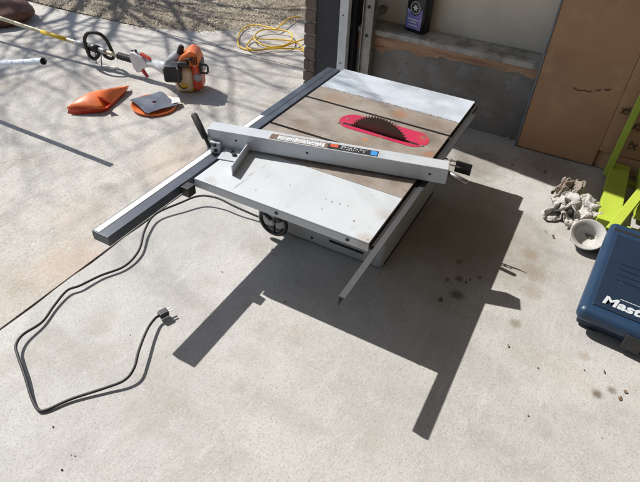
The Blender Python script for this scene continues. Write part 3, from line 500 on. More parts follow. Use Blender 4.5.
# a crumpled 36 x 36 cloth sheet (simulated beforehand): x, y, z in thousandths of its bounds, row by row
CLOTH_ROWS = [
[7,383,330,41,388,238,44,393,157,59,405,73,105,425,23,161,456,27,221,478,43,270,490,13,258,470,47,246,450,19,222,418,18,187,372,28,168,317,58,138,276,138,151,265,10,178,269,26,220,276,79,285,264,27,357,245,89,413,214,104,391,244,73,396,263,84,431,271,62,372,284,8,357,227,13,343,182,146,358,159,23,373,174,46,403,177,18,455,188,26,525,201,16,594,219,51,654,229,32,621,214,14,617,197,28,629,166,11],
[19,347,195,45,354,86,66,357,40,95,368,16,144,389,41,190,423,141,254,441,93,304,456,100,301,436,64,297,421,5,268,388,9,233,349,120,196,309,240,198,272,141,195,242,129,220,234,83,266,244,83,326,254,187,365,202,157,387,249,203,411,280,198,431,297,182,441,319,122,435,277,0,420,221,16,404,172,109,397,136,167,411,136,80,438,138,41,484,148,83,548,162,104,613,177,125,668,189,145,668,181,33,662,163,15,676,144,119],
[59,308,164,93,320,95,115,327,85,145,340,93,169,367,232,231,384,142,291,402,62,342,415,127,355,409,24,347,390,23,322,358,13,286,319,131,240,276,177,220,237,281,243,215,233,268,209,186,315,217,174,353,233,364,420,216,276,447,263,279,478,288,226,497,303,204,506,315,86,501,269,19,487,215,60,469,168,166,464,129,164,466,108,131,477,97,59,518,107,24,576,121,25,635,135,32,662,137,187,694,147,178,714,141,133,729,125,22],
[106,276,169,142,294,177,156,306,220,156,326,302,211,336,300,271,348,170,334,365,90,385,382,92,406,379,4,396,359,11,372,328,35,331,286,91,292,266,290,268,227,405,297,226,322,324,214,293,341,182,310,402,201,391,475,226,361,507,263,216,535,288,131,560,293,179,567,309,55,565,262,7,550,210,99,533,163,200,528,124,151,529,101,144,534,82,128,549,65,24,601,77,25,651,91,91,694,102,76,712,99,159,737,96,158,775,94,97],
[92,301,314,130,289,360,151,289,398,184,294,369,239,301,309,304,317,208,366,336,124,417,352,107,451,359,67,441,338,69,411,310,96,357,302,238,337,255,378,314,214,489,334,198,401,356,208,455,382,176,434,446,183,356,503,213,204,545,253,101,586,275,143,605,286,88,624,305,5,618,258,10,601,210,158,586,158,210,582,121,134,583,97,141,587,78,142,581,49,152,620,39,45,671,55,29,709,62,90,730,69,41,752,72,10,765,54,120],
[114,318,211,134,322,343,150,323,401,184,325,421,239,332,357,308,341,305,376,349,256,429,353,210,459,360,176,459,341,237,410,330,196,388,286,312,343,265,508,357,222,503,337,194,543,352,181,564,393,203,499,462,205,449,532,223,306,585,246,163,626,266,118,646,276,80,666,301,54,663,252,35,642,204,191,625,151,253,591,120,278,578,97,288,589,80,292,608,56,260,643,59,133,681,30,125,717,32,47,742,38,18,764,42,63,803,50,55],
[108,344,179,123,348,323,143,350,369,172,351,421,224,357,335,293,367,298,356,362,185,405,373,237,427,372,146,454,372,231,433,341,307,407,296,416,367,267,613,346,223,623,335,198,668,362,196,667,408,205,622,471,226,529,541,244,384,600,264,240,620,296,141,635,284,202,667,298,197,680,253,166,645,211,310,596,168,290,565,134,350,587,117,378,604,100,365,614,72,365,653,58,256,699,54,147,729,30,171,748,19,111,764,14,41,802,23,9],
[106,374,127,99,372,279,116,373,342,145,374,390,198,382,344,259,373,222,324,383,149,377,390,167,404,396,228,423,388,293,424,360,416,383,315,497,328,277,580,307,228,572,327,228,688,349,227,723,394,235,663,443,249,478,516,269,341,584,291,252,637,305,247,658,312,204,669,300,333,643,266,206,614,227,378,561,188,288,591,160,379,595,145,460,607,125,461,628,99,437,643,89,247,698,71,270,742,55,251,764,40,216,775,23,176,792,0,113],
[111,415,112,77,404,194,78,399,280,103,398,351,152,390,261,219,400,210,284,408,138,326,396,208,354,387,235,372,381,307,378,378,460,343,332,394,296,283,429,277,260,624,303,264,724,326,264,756,374,270,731,417,283,522,485,302,351,559,323,329,591,313,176,610,324,215,646,334,236,627,295,353,575,250,444,531,201,441,587,200,422,609,184,424,621,164,453,640,135,511,638,128,291,701,111,295,749,96,268,774,81,213,786,64,180,804,41,111],
[105,463,120,67,449,126,50,437,177,55,427,284,111,425,318,179,433,281,244,441,216,295,437,179,327,429,196,347,424,260,332,408,402,294,360,374,248,314,451,242,298,666,272,305,745,298,307,741,334,299,626,403,323,631,459,344,416,525,360,282,549,346,128,574,350,92,592,356,198,580,327,388,525,280,422,526,234,602,577,218,629,603,219,566,628,211,512,645,180,586,643,173,348,703,157,242,757,143,266,774,128,171,785,111,132,811,89,89],
[94,513,93,56,499,99,37,483,89,32,469,189,74,468,319,135,466,193,202,477,184,253,473,128,287,468,148,308,463,208,288,430,270,253,398,437,202,351,452,226,347,666,259,343,608,279,354,672,294,333,529,357,360,612,428,387,480,470,383,240,502,380,85,528,387,86,541,386,204,537,365,409,525,316,577,518,271,758,568,253,798,592,238,778,620,231,716,663,225,651,655,221,409,702,206,214,760,193,234,791,176,201,801,160,157,820,140,70],
[87,561,67,48,546,86,32,530,53,16,513,118,42,508,295,105,508,188,165,506,61,218,510,116,253,509,100,267,498,175,266,473,312,231,423,289,202,399,502,184,347,503,211,368,553,227,382,612,251,367,489,309,390,567,380,418,447,424,418,206,456,412,47,476,412,117,491,413,226,478,377,368,471,339,588,524,319,771,573,300,830,587,285,752,585,269,688,634,267,635,689,257,482,702,254,219,760,239,176,793,222,158,809,207,141,829,187,51],
[80,601,44,43,584,24,25,569,27,6,552,72,50,541,189,106,534,333,132,537,106,179,525,10,207,531,76,226,524,142,231,502,280,230,452,406,163,419,479,142,372,561,171,348,623,177,369,592,213,391,568,270,419,557,337,441,397,382,443,159,434,449,76,452,445,149,442,429,222,442,405,404,470,378,629,531,360,767,578,339,829,567,323,751,580,309,687,605,294,538,673,295,445,732,285,280,752,273,72,784,257,66,803,244,69,834,227,12],
[67,632,17,37,614,83,20,600,56,0,584,101,38,571,233,102,566,324,156,548,229,143,545,21,168,536,97,185,523,97,191,507,239,191,455,338,174,436,604,138,392,696,166,368,746,176,386,701,190,413,633,241,434,490,307,455,316,367,476,149,424,484,95,421,464,177,433,455,270,448,436,442,489,388,499,549,379,649,588,373,798,574,354,740,568,339,664,596,326,525,655,321,386,715,313,233,763,304,103,787,288,25,805,274,19,838,257,67],
[48,651,85,18,633,18,1,624,69,1,610,158,48,590,143,105,563,195,171,577,206,127,562,133,164,560,154,177,545,185,161,510,172,181,482,374,143,451,579,158,415,754,189,386,816,207,390,752,219,420,692,256,453,554,316,478,376,372,502,206,423,481,219,451,469,227,448,478,326,470,440,342,513,408,498,560,364,546,593,353,696,610,350,794,596,333,751,613,311,619,670,313,495,730,316,346,779,313,215,777,287,149,789,270,127,828,266,190],
[28,678,27,24,654,130,14,642,189,29,627,240,73,616,146,110,588,297,161,607,154,154,576,30,178,557,17,198,547,48,191,536,212,170,513,424,176,469,624,185,437,815,219,410,825,243,405,798,256,410,649,295,455,592,348,494,442,407,515,275,458,497,299,445,504,203,472,480,194,505,459,333,547,427,483,592,382,508,585,384,701,607,369,667,623,351,675,647,317,691,685,286,556,747,294,433,801,305,341,795,281,283,779,263,271,822,263,327],
[0,686,180,21,673,291,42,664,309,67,650,317,104,647,191,148,616,300,199,585,245,201,596,49,204,576,142,216,566,198,235,545,288,213,497,369,226,460,577,236,452,815,256,430,722,281,421,679,313,408,596,343,451,502,400,497,476,447,536,332,473,523,183,492,508,109,515,489,118,543,455,216,591,427,384,636,400,558,629,400,755,651,384,745,667,368,744,693,336,703,721,289,689,772,268,554,826,276,425,803,254,421,779,249,462,811,228,421],
[43,716,252,75,696,265,90,693,333,109,680,398,140,682,250,170,644,143,217,611,75,263,588,13,258,563,22,252,542,68,266,518,156,276,497,373,265,495,633,295,462,764,318,436,733,342,425,722,376,416,615,402,465,563,456,493,384,509,532,314,532,528,136,549,508,139,570,495,218,604,457,199,629,459,459,659,435,682,683,416,838,703,397,841,721,381,831,742,347,830,764,298,841,811,271,728,782,288,575,811,270,604,829,256,609,851,230,599],
[90,725,418,125,726,336,147,718,308,163,699,286,191,674,391,229,662,203,248,614,271,261,575,235,280,553,237,295,533,262,260,555,315,295,539,480,327,509,666,351,469,651,378,451,699,403,442,689,440,423,634,468,473,583,518,476,362,574,517,303,601,519,142,609,497,146,609,469,100,666,459,187,692,454,465,719,452,727,744,430,883,759,414,938,777,396,933,795,360,946,790,336,725,851,307,668,833,305,469,854,280,441,864,264,405,892,241,414],
[143,731,532,177,718,470,199,716,430,203,692,450,246,693,339,275,646,326,286,625,105,297,585,76,311,563,54,316,575,129,330,559,283,356,541,454,388,510,627,407,476,731,434,468,651,461,459,673,498,435,705,530,481,612,579,472,388,631,500,261,652,493,117,648,475,21,660,446,12,678,415,212,711,410,483,755,414,718,800,413,836,820,412,908,835,409,999,839,384,842,818,368,603,880,337,533,880,314,336,898,289,300,906,275,256,941,258,306],
[188,748,588,219,727,582,239,718,559,247,712,451,280,677,463,315,666,251,338,627,109,349,590,25,361,568,50,366,561,152,379,571,304,408,537,423,435,499,566,457,488,741,478,472,761,506,477,732,543,449,804,583,475,605,627,491,365,674,484,182,686,459,70,703,471,15,716,442,13,729,405,201,762,413,484,788,448,699,834,443,799,840,449,891,866,435,901,873,406,743,844,395,499,886,354,363,924,324,243,923,303,143,943,294,146,977,286,235],
[198,750,441,236,750,505,256,748,546,275,723,556,317,692,505,345,655,345,374,622,186,390,597,45,401,575,41,406,562,111,410,551,282,434,552,509,473,512,578,499,491,713,498,495,824,513,483,886,567,475,810,625,479,627,664,477,373,705,466,192,704,486,91,731,476,114,759,449,79,711,431,257,755,446,512,819,463,651,846,474,807,869,469,845,885,449,792,855,426,641,880,396,418,863,352,235,915,338,115,950,326,102,966,316,65,993,314,187],
[205,743,318,243,750,373,263,754,421,292,746,489,306,704,389,345,671,231,392,643,105,419,615,12,413,600,85,431,582,99,445,558,235,469,555,474,465,525,685,515,515,743,530,509,824,543,500,912,551,490,713,617,502,562,676,503,358,704,493,157,732,502,64,756,488,17,763,471,167,705,456,312,775,466,465,800,483,712,846,497,755,872,492,768,867,467,713,877,437,550,847,402,353,868,369,132,931,362,152,959,352,80,972,342,22,999,341,145],
[212,728,192,238,721,291,248,726,368,276,718,429,318,723,264,380,692,226,426,655,197,451,627,95,454,606,51,434,611,152,466,584,265,437,577,507,492,546,624,499,540,818,501,527,903,532,530,912,558,518,726,585,505,464,647,514,269,711,515,232,742,521,141,766,521,84,762,503,243,698,484,316,737,466,531,782,504,623,830,509,632,855,513,669,877,493,620,845,458,519,843,430,280,865,397,68,922,393,134,951,383,80,963,373,18,998,372,103],
[229,730,12,255,730,126,268,730,198,297,740,288,284,695,182,350,673,87,415,673,35,461,662,11,479,645,17,484,622,118,436,616,258,458,613,520,442,559,636,448,553,842,474,563,881,504,566,889,520,548,697,551,536,434,631,548,348,677,544,177,690,518,96,707,528,40,746,541,163,726,515,356,713,497,617,762,505,439,804,516,460,830,519,504,865,528,520,829,493,438,861,467,236,852,436,25,900,430,118,927,418,66,949,413,18,985,413,95],
[189,766,18,229,770,43,254,766,63,293,771,130,273,726,19,349,719,25,412,717,104,452,705,69,474,690,72,499,668,83,475,653,278,411,617,376,400,594,644,412,593,864,439,601,820,468,605,845,470,578,674,520,578,438,596,588,317,615,550,164,650,555,85,672,564,60,703,575,141,693,555,345,663,513,493,719,538,411,760,547,409,787,548,447,815,557,509,827,535,333,805,487,251,831,481,24,881,475,56,906,462,112,926,459,44,961,458,130],
[148,804,52,184,801,117,210,799,134,241,791,235,267,778,11,339,767,73,401,762,25,445,750,18,471,737,15,498,721,92,450,688,171,417,665,422,370,639,639,367,629,861,397,637,885,418,638,815,425,615,643,504,621,558,531,594,301,567,582,99,607,594,97,625,593,154,658,611,156,647,590,350,615,544,450,669,574,428,698,552,474,723,543,493,750,558,557,778,567,381,763,525,264,798,524,61,846,516,110,866,501,155,893,500,131,932,503,175],
[124,848,38,154,842,129,174,835,177,214,833,219,254,822,45,319,808,155,380,792,163,419,776,172,446,767,155,483,763,178,427,734,175,378,699,356,359,686,637,328,662,804,354,670,864,365,661,782,406,659,631,477,660,484,493,627,233,531,619,34,560,621,149,577,621,205,606,637,152,601,621,351,569,576,459,624,578,572,646,549,584,664,535,543,697,530,560,730,567,533,726,563,295,772,564,127,804,543,224,832,536,233,858,534,224,899,543,216],
[113,888,17,150,877,35,166,871,101,195,870,192,242,860,67,306,839,43,361,817,36,401,805,59,425,802,112,462,798,126,427,772,268,359,736,343,318,708,562,292,690,748,330,696,771,354,699,737,406,698,650,441,683,403,511,664,266,532,659,37,573,647,21,593,644,59,561,658,129,554,637,331,542,605,548,576,561,550,599,548,672,615,534,631,650,531,648,692,560,662,722,580,460,730,579,221,780,578,179,802,569,251,827,566,247,867,574,250],
[105,917,81,140,908,25,161,901,58,189,897,122,238,883,173,298,864,134,353,846,103,383,832,18,409,825,27,434,823,116,404,799,259,345,766,352,301,740,553,300,722,745,323,714,641,348,716,606,399,721,554,453,711,361,497,683,165,550,688,35,590,674,61,610,670,11,604,657,140,589,651,366,571,624,605,554,573,664,560,539,720,580,525,707,614,532,730,652,563,703,680,580,489,710,603,290,757,605,180,782,597,253,806,594,258,845,599,294],
[107,945,71,145,936,42,167,928,35,195,920,55,219,886,65,279,874,30,337,864,17,380,861,28,399,852,73,417,845,152,377,818,223,333,792,378,310,767,601,330,743,771,343,741,667,361,746,582,390,735,434,441,722,245,516,698,196,575,709,68,615,697,30,623,687,100,639,659,164,625,654,393,606,622,631,585,572,731,562,548,854,568,526,832,585,543,798,615,569,698,660,599,560,710,620,397,755,627,254,792,624,217,805,621,272,828,615,380],
[124,958,195,159,939,184,180,943,149,191,926,199,222,919,81,277,908,36,333,895,74,375,887,123,389,875,175,404,867,247,361,848,251,348,818,438,352,769,533,373,750,716,383,733,642,402,748,587,425,755,426,470,745,231,542,723,139,593,685,160,632,706,170,659,702,158,679,670,185,664,642,393,645,609,638,600,589,845,599,550,926,606,530,902,616,521,804,641,557,797,679,598,692,734,609,514,753,596,303,762,628,327,778,635,373,802,631,477],
[172,969,117,183,972,267,201,961,305,219,961,222,256,947,149,292,913,204,311,870,199,342,889,271,365,889,333,384,886,399,408,860,330,396,814,341,404,770,468,425,760,656,434,736,590,443,733,489,478,751,396,506,719,245,582,738,230,621,695,313,666,683,291,677,703,335,715,692,296,699,662,502,661,641,748,651,590,907,652,548,961,659,527,924,668,517,843,679,537,701,714,579,805,756,576,580,779,613,452,746,632,503,748,650,515,775,667,452],
[220,999,158,240,992,287,254,986,359,259,965,396,289,942,334,259,903,386,314,880,408,356,861,447,368,842,380,392,837,406,423,835,500,458,820,332,466,773,412,487,762,600,487,746,491,501,735,423,499,709,326,564,707,264,601,749,431,665,724,394,687,695,495,713,706,502,748,717,442,720,694,645,717,649,843,713,587,880,714,547,978,721,528,906,730,521,828,737,522,657,767,553,828,807,590,682,755,621,650,785,645,675,801,658,632,824,675,576],
[287,997,164,304,976,266,306,957,284,320,951,368,325,938,527,300,892,556,292,842,536,336,818,538,367,807,545,389,798,550,425,785,529,485,796,515,531,767,383,544,739,556,544,718,459,543,698,436,525,669,402,593,677,417,613,720,618,683,705,595,707,739,608,734,751,586,771,751,598,782,704,695,782,647,808,770,600,986,779,555,952,785,539,861,792,531,781,801,523,632,819,568,705,786,576,478,816,601,639,840,624,605,857,636,565,875,652,476],
[338,971,116,356,951,220,366,941,286,360,918,297,310,920,333,351,885,436,335,863,654,362,827,729,392,812,742,412,805,750,450,792,724,505,770,680,562,748,549,576,702,481,557,680,565,538,672,617,543,640,570,610,649,576,663,692,614,711,727,758,763,735,714,765,753,781,798,760,790,814,718,871,832,661,923,804,612,806,833,576,879,840,557,797,842,556,713,837,530,805,849,536,593,826,585,628,820,600,426,857,612,402,879,614,385,896,631,296]]
CLOTH = np.array(CLOTH_ROWS).reshape(-1, 3) / 999.0 * (CHI - CLO) + CLO
def rag(name, c, sc_, rot, label, M_=RAG, flip=1, two=False):
    mid = (CLO + CHI) / 2; a, b_ = math.cos(rot), math.sin(rot)
    vs = []
    for x, y, z in CLOTH:
        x = (x - mid[0]) * sc_[0] * flip; y = (y - mid[1]) * sc_[1]; vs.append((c[0] + a * x - b_ * y, c[1] + b_ * x + a * y, .004 + (z - CLO[2]) * sc_[2]))
    if two:
        c0 = Vector((c[0], c[1], 0)); vs2 = [Matrix.Rotation(R(118), 4, 'Z') @ ((Vector(v) - c0) * .80) + c0 + Vector((.015, .02, .012)) for v in vs]
    o_m = MB()
    if two: o_m.add(vs2, [(i * CN + j, i * CN + j + 1, (i + 1) * CN + j + 1, (i + 1) * CN + j) for i in range(CN - 1) for j in range(CN - 1)])
    o = o_m.add(vs, [(i * CN + j, i * CN + j + 1, (i + 1) * CN + j + 1, (i + 1) * CN + j) for i in range(CN - 1) for j in range(CN - 1)]).ob(name, M_, smooth=True)
    so_ = o.modifiers.new('thick', 'SOLIDIFY'); so_.thickness = .0014
    su = o.modifiers.new('sub', 'SUBSURF'); su.levels = 2; su.render_levels = 3
    for k, (ns, st_) in enumerate(((.016, .0045), (.007, .0018))):
        tx = bpy.data.textures.new('crinkle', 'MUSGRAVE'); tx.musgrave_type = 'RIDGED_MULTIFRACTAL'; tx.noise_scale = ns; tx.octaves = 2; tx.noise_intensity = .6
        dm = o.modifiers.new('crinkle', 'DISPLACE'); dm.texture = tx; dm.strength = st_; dm.mid_level = .6; dm.texture_coords = 'LOCAL'
    return tag(o, label, 'rag')
rag('crumpled_rag', (1.105, -1.280), (.60, .70, .88), R(12), 'larger crumpled pale grey dirty cloth heaped behind the white cup', two=True)
rag('crumpled_rag', (1.235, -1.215), (.40, .34, 1.15), R(80), 'small brownish crumpled cloth bunched up behind the larger rag', mat('rag_brown', (.38, .33, .28), .95, layers=[(14, (.50, .46, .42), .5, .62), (6, (.28, .22, .18), .5, .66)], bump=[(30, .5, .01), (160, .5, .002)]), -1)

# ================================================================ BOTTLE ON THE LEDGE
T = thing('black_bottle', 'black flat bottle with a purple and blue label standing on the wall ledge', 'bottle')
bc = Vector((1.775, -.165, .4465)); BM_ = Matrix.Translation(bc) @ Matrix.Rotation(R(-18), 4, 'Z') @ Matrix.Scale(1.12, 4)
def rr(w_, d_, r_, z, n=6):
    o_ = []
    for (sx, sy, a) in ((1, 1, 0), (-1, 1, 90), (-1, -1, 180), (1, -1, 270)):
        for k in range(n + 1):
            t = R(a + 90 * k / n); o_.append(Vector((sx * (d_ / 2 - r_) + math.cos(t) * r_, sy * (w_ / 2 - r_) + math.sin(t) * r_, z)))
    return o_
rings = [rr(.105, .06, .018, 0), rr(.118, .07, .018, .006), rr(.120, .072, .018, .19), rr(.112, .068, .02, .215), rr(.06, .045, .018, .24), rr(.04, .04, .018, .245), rr(.04, .04, .018, .275)]
b = MB(); n = len(rings[0]); b.add([BM_ @ v for r_ in rings for v in r_], [(i * n + k, i * n + (k + 1) % n, (i + 1) * n + (k + 1) % n, (i + 1) * n + k) for i in range(len(rings) - 1) for k in range(n)] + [tuple(range(n)), tuple(range((len(rings) - 1) * n, len(rings) * n))])
b.ob('bottle_body', BOTT, T, smooth=True)
lb = MB().prism([(-.046, .018), (.046, .018), (.046, .108), (.030, .104), (.022, .088), (0, .080), (-.024, .09), (-.032, .112), (-.046, .118)], 0, .0006, BM_ @ Matrix.Translation((-.0363, 0, 0)) @ Matrix(((0, 0, -1, 0), (1, 0, 0, 0), (0, 1, 0, 0), (0, 0, 0, 1)))).ob('label', LABEL, T)
LMx = BM_ @ Matrix.Translation((-.0364, 0, .118)) @ Matrix.Rotation(R(-90), 4, 'Y')
b = MB(); b.lathe([(.026, 0), (.026, .0008), (.029, .0008), (.029, 0)], 28, LMx); 
b.prism([(.018 * math.cos(t) * (1 if i % 2 else .45), .018 * math.sin(t) * (1 if i % 2 else .45)) for i, t in enumerate(np.linspace(0, 2 * math.pi, 13)[:-1])], 0, .0008, LMx)
b.ob('round_emblem', PALE, T)
b = MB()
for i, (z, wd) in enumerate(((.032, .06), (.048, .045), (.060, .07))): b.box(-.0376, -.0372, -wd / 2 + .006, wd / 2, z, z + .005, BM_)
b.ob('label_lines', PALE, lb)
MB().tube([BM_ @ Vector((0, 0, .2752)), BM_ @ Vector((0, 0, .30))], .021, 16).ob('cap', BLACK, T)

# ================================================================ BRUSHCUTTER
T = thing('brush_cutter', 'orange and white petrol brush cutter with a loop handle lying on the driveway', 'brush cutter')
E0 = Vector((1.15, 1.06, 0)); ex = Vector((.48, -.877, 0)).normalized(); EM = frame(E0 + ex * .018, ex) @ Matrix.Diagonal((.87, 1, .88, 1))        # local x to the right, local y away from the camera
def eb(x0, x1, y0, y1, z0, z1): return MB().box(x0, x1, y0, y1, z0, z1, EM)
tank = eb(-.088, .045, -.01, .12, .004, .185).ob('fuel_tank', CREAM, T, bevel=.035, seg=5)
eb(-.04, .012, -.0125, .0, .045, .075).ob('yellow_sticker', YELL, tank, bevel=.003)
eb(-.070, .045, .0, .11, .003, .05).ob('tank_base', YELL, T, bevel=.022, seg=4)
eb(.040, .108, .00, .14, .012, .215).ob('starter_housing', ORED, T, bevel=.028, seg=4)
sm = EM @ Matrix.Translation((.082, .001, .118)) @ Matrix.Rotation(R(90), 4, 'X')
MB().lathe([(0, .008), (.010, .010), (.024, .007), (.030, .001), (.030, -.01)], 24, sm).ob('starter_disc', GREY, T, smooth=True)
ob_ = MB().prism([(-.035, .20), (.105, .20), (.110, .235), (.085, .290), (.045, .308), (-.02, .262), (-.038, .232)], -.015, .125, EM @ Matrix.Rotation(R(90), 4, 'X') @ Matrix.Translation((0, 0, -.11))).ob('engine_cover', ORANGE, T, bevel=.014, seg=3)
for k in range(4): eb(.055 + k * .011, .060 + k * .011, -.020, -.012, .215, .270).ob('cooling_slot', VOID_SHADE, ob_)
eb(-.142, -.022, -.055, .06, .096, .215).ob('air_filter_cover', BLACK, T, bevel=.018, seg=4)
eb(-.040, .040, -.045, .02, .203, .240).ob('choke_cap', BLACK, T, bevel=.012, seg=3)
eb(.10, .118, -.012, .1, .150, .228).ob('muffler_shield', BLACK, T, bevel=.01)
lp = [EM @ Vector(v) for v in ((.10, .0, .215), (.150, .0, .212), (.160, .0, .20), (.158, .0, .160), (.15, .0, .152), (.10, .0, .155))]
MB().tube(lp, .0065, 8).ob('muffler_guard', BLACK, T, smooth=True)
eb(.10, .14, .01, .05, .17, .20).ob('exhaust', STEEL, T, bevel=.004)
MB().tube([EM @ Vector((-.11, .08, .20)), EM @ Vector((-.030, .08, .255))], .030, 20).ob('clutch_housing', WPL, T, smooth=True)
MB().tube([EM @ Vector((-.035, .05, .262)), EM @ Vector((-.018, .05, .312)), EM @ Vector((-.014, .05, .318))], [.020, .017, .010], 14).ob('spark_plug_boot', RUB, T, smooth=True)
SP = [Vector((1.19, 1.13, .125)), Vector((1.195, 1.30, .110)), Vector((1.182, 1.50, .105)), Vector((1.170, 1.674, .112)), Vector((1.160, 1.889, .122)), Vector((1.134, 2.385, .149)), Vector((1.121, 2.70, .168)), Vector((1.10, 3.3, .200))]
MB().tube([SP[0] + Vector((-.04, -.0, 0)), Vector((1.190, 1.26, .115)), Vector((1.19, 1.32, .112)), SP[2]], [.052, .040, .024, .020], 16).ob('shaft_cone', WPL, T, smooth=True)
MB().tube(SP[2:], .0135, 12).ob('shaft', SHAFT, T, smooth=True)
l1 = SP[5].lerp(SP[4], .25); l2 = SP[5].lerp(SP[4], -.25)
MB().tube([SP[5].lerp(SP[4], .68), SP[5].lerp(SP[4], .22)], .0145, 12).ob('yellow_band', YELL, T, smooth=True)
for k in range(5): eb(-.128 + k * .018, -.120 + k * .018, -.0565, -.050, .115, .195).ob('filter_rib', RUB, T, bevel=.002)
for x, z in ((-.128, .205), (-.036, .205), (.07, .20), (.095, .03)): MB().lathe([(0, .004), (.006, .004), (.007, 0)], 8, EM @ Matrix.Translation((x, -.056 if x < 0 else .0, z)) @ Matrix.Rotation(R(90), 4, 'X')).ob('screw', STEEL, T)
MB().tube(smooth_path([EM @ Vector(v) for v in ((-.03, -.03, .12), (-.045, -.05, .09), (-.02, -.045, .06), (.0, -.02, .05))], 5), .0035, 6).ob('fuel_line', RUB, T, smooth=True)
MB().tube([EM @ Vector((.02, -.03, .252)), EM @ Vector((.06, -.035, .262))], .008, 10).ob('pull_handle', RUB, T, smooth=True)
# trigger grip: a lobed white casing
tp = [(-.052, .01), (-.044, .052), (-.012, .060), (.02, .045), (.085, .014), (.10, -.015), (.045, -.030), (.018, -.062), (-.012, -.075), (-.034, -.05)]
gm = frame(Vector((1.182, 1.450, .108)), Vector((.03, -1, 0))) @ Matrix.Rotation(R(90), 4, 'X')
gr_ = MB().prism(tp, -.022, .022, gm).ob('trigger_grip', WPL, T, bevel=.008, seg=3)
MB().prism([(.005, -.055), (.03, -.045), (.062, -.092), (.052, -.098)], -.008, .008, gm).ob('trigger', RED, gr_, bevel=.002)
MB().prism([(.03, .046), (.105, .026), (.108, .040), (.035, .062)], -.010, .010, gm).ob('throttle_lock', ORED, gr_, bevel=.003)
for x, y in ((-.035, .062), (-.008, .070)): MB().tube([gm @ Vector((x, y - .012, 0)), gm @ Vector((x, y, 0))], .008, 10).ob('switch', BLACK, gr_, smooth=True)
gp = [SP[2].lerp(SP[3], t) for t in np.linspace(-.08, .66, 29)]
MB().tube(gp, [.021 if i % 4 < 2 else .0235 for i in range(29)], 14).ob('ribbed_grip', RUB, T, smooth=True)
hc = SP[3].lerp(SP[4], .48) + Vector((0, 0, -.022))
# loop handle
d_ = Vector((.50, -.866, 0)); loop = [(-.085, -.030), (-.098, .02), (-.092, .085), (-.060, .130), (-.010, .142), (.045, .128), (.080, .085), (.098, .025), (.110, -.045), (.085, -.066), (.045, -.05), (.03, -.02)]
lp = smooth_path([hc + d_ * x + Vector((0, .0, 1)) * (z + .02) + Vector((-.2, -.2, 0)) * max(0, z) * .6 for x, z in [(a * .80, b_ * .84) for a, b_ in loop]], 6)
lh = MB().tube(lp, .0115, 12).ob('loop_handle', RUB, T, smooth=True)
lp = smooth_path([hc + d_ * x + Vector((0, 0, z + .02)) for x, z in ((-.078, .017), (-.069, -.040), (-.042, -.060), (-.012, -.038), (.0, -.005))], 6)
MB().tube(lp, .0115, 12).ob('loop_handle', RUB, T, smooth=True)
MB().tube([SP[3].lerp(SP[4], .5), SP[3].lerp(SP[4], .85)], .026, 14).ob('handle_clamp', BLACK, T, smooth=True)
for s_ in (.4, .62, .9): MB().tube([SP[3].lerp(SP[4], s_) + Vector((0, 0, .0)), SP[3].lerp(SP[4], s_) + Vector((-.02, .0, -.095))], .004, 6).ob('clamp_screw', STEEL, T, smooth=True)
MB().tube([SP[3].lerp(SP[4], .95), SP[4].lerp(SP[5], .12), SP[4].lerp(SP[5], .18)], [.024, .021, .0145], 12).ob('shaft_joint', GREY, T, smooth=True)
MB().tube([SP[3].lerp(SP[4], .15), SP[3].lerp(SP[4], .5)], .0165, 12).ob('shaft_sleeve', STEEL, T, smooth=True)
MB().tube(smooth_path([(1.20, 1.83, .03), (1.17, 1.80, .01), (1.19, 1.72, .006), (1.20, 1.66, .006)], 4), .003, 6).ob('hanging_wire', STEEL, T)

# ---------- orange guard (dome-like shell)
A = [G(66.8, 109, .030), G(75, 107, .045), G(90, 107.5, .044), G(103, 108.5, .034), G(113, 103, .020), G(121, 95.5, .022), G(127.5, 88.5, .03)]
L0 = [G(67.5, 113, .002), G(76, 114.5, .002), G(90, 113.5, .002), G(104, 111.8, .002), G(113, 105.5, .002), G(121, 97.5, .006), G(127.4, 89, .022)]
Bk = [G(67.5, 108.5, .030), G(73, 102.5, .055), G(80, 97.5, .075), G(91, 92, .088), G(103, 90, .086), G(115, 88, .066), G(127.8, 86.5, .035)]
Cc = [a.lerp(b_, 1) + Vector((.09, .05, 0)) for a, b_ in zip(A, Bk)]
for v in Cc: v.z = .004
Cc[0] = G(69, 108, .012); Cc[-1] = G(127.6, 86.9, .022)
rows = []
for t in np.linspace(0, 1, 13):
    row = []
    for a, b_, c_ in zip(A, Bk, Cc):
        ctl = b_ + Vector((0, 0, .012)); 
        if t < .55: u = t / .55; row.append(a * (1 - u) ** 2 + (a.lerp(b_, .5) + Vector((0, 0, .018))) * 2 * u * (1 - u) + b_ * u * u)
        else: u = (t - .55) / .45; row.append(b_ * (1 - u) ** 2 + (b_ + Vector((.04, .02, -.004))) * 2 * u * (1 - u) + c_ * u * u)
    rows.append(smooth_path(row, 5))
n = len(rows[0]); T = thing('blade_guard', 'orange plastic deflector guard lying by itself on the driveway', 'guard')
b = MB().add([v for r_ in rows for v in r_], [(i * n + k, i * n + k + 1, (i + 1) * n + k + 1, (i + 1) * n + k) for i in range(len(rows) - 1) for k in range(n - 1)])
sh = b.ob('shell', ORANGE, T, smooth=True); so_ = sh.modifiers.new('thick', 'SOLIDIFY'); so_.thickness = .0045
pA, pB = G(98, 98, .080), G(109, 102, .055)
MB().add([G(97, 96.5, .085), G(103, 97, .088), G(111.5, 103.5, .058), G(106, 108.5, .04), G(105.5, 103.5, .030), G(99, 99, .060)], [(0, 1, 2, 4), (0, 4, 5), (2, 3, 4)]).ob('notch_shading', ORED, T)  # darker orange-red faces painted for the shading of the notch
ra = smooth_path([v + Vector((.02, .012, -.008)) for v in A], 5); rb = smooth_path(L0, 5); rc = smooth_path([v + Vector((.05, .03, 0)) for v in L0], 5); n = len(ra)
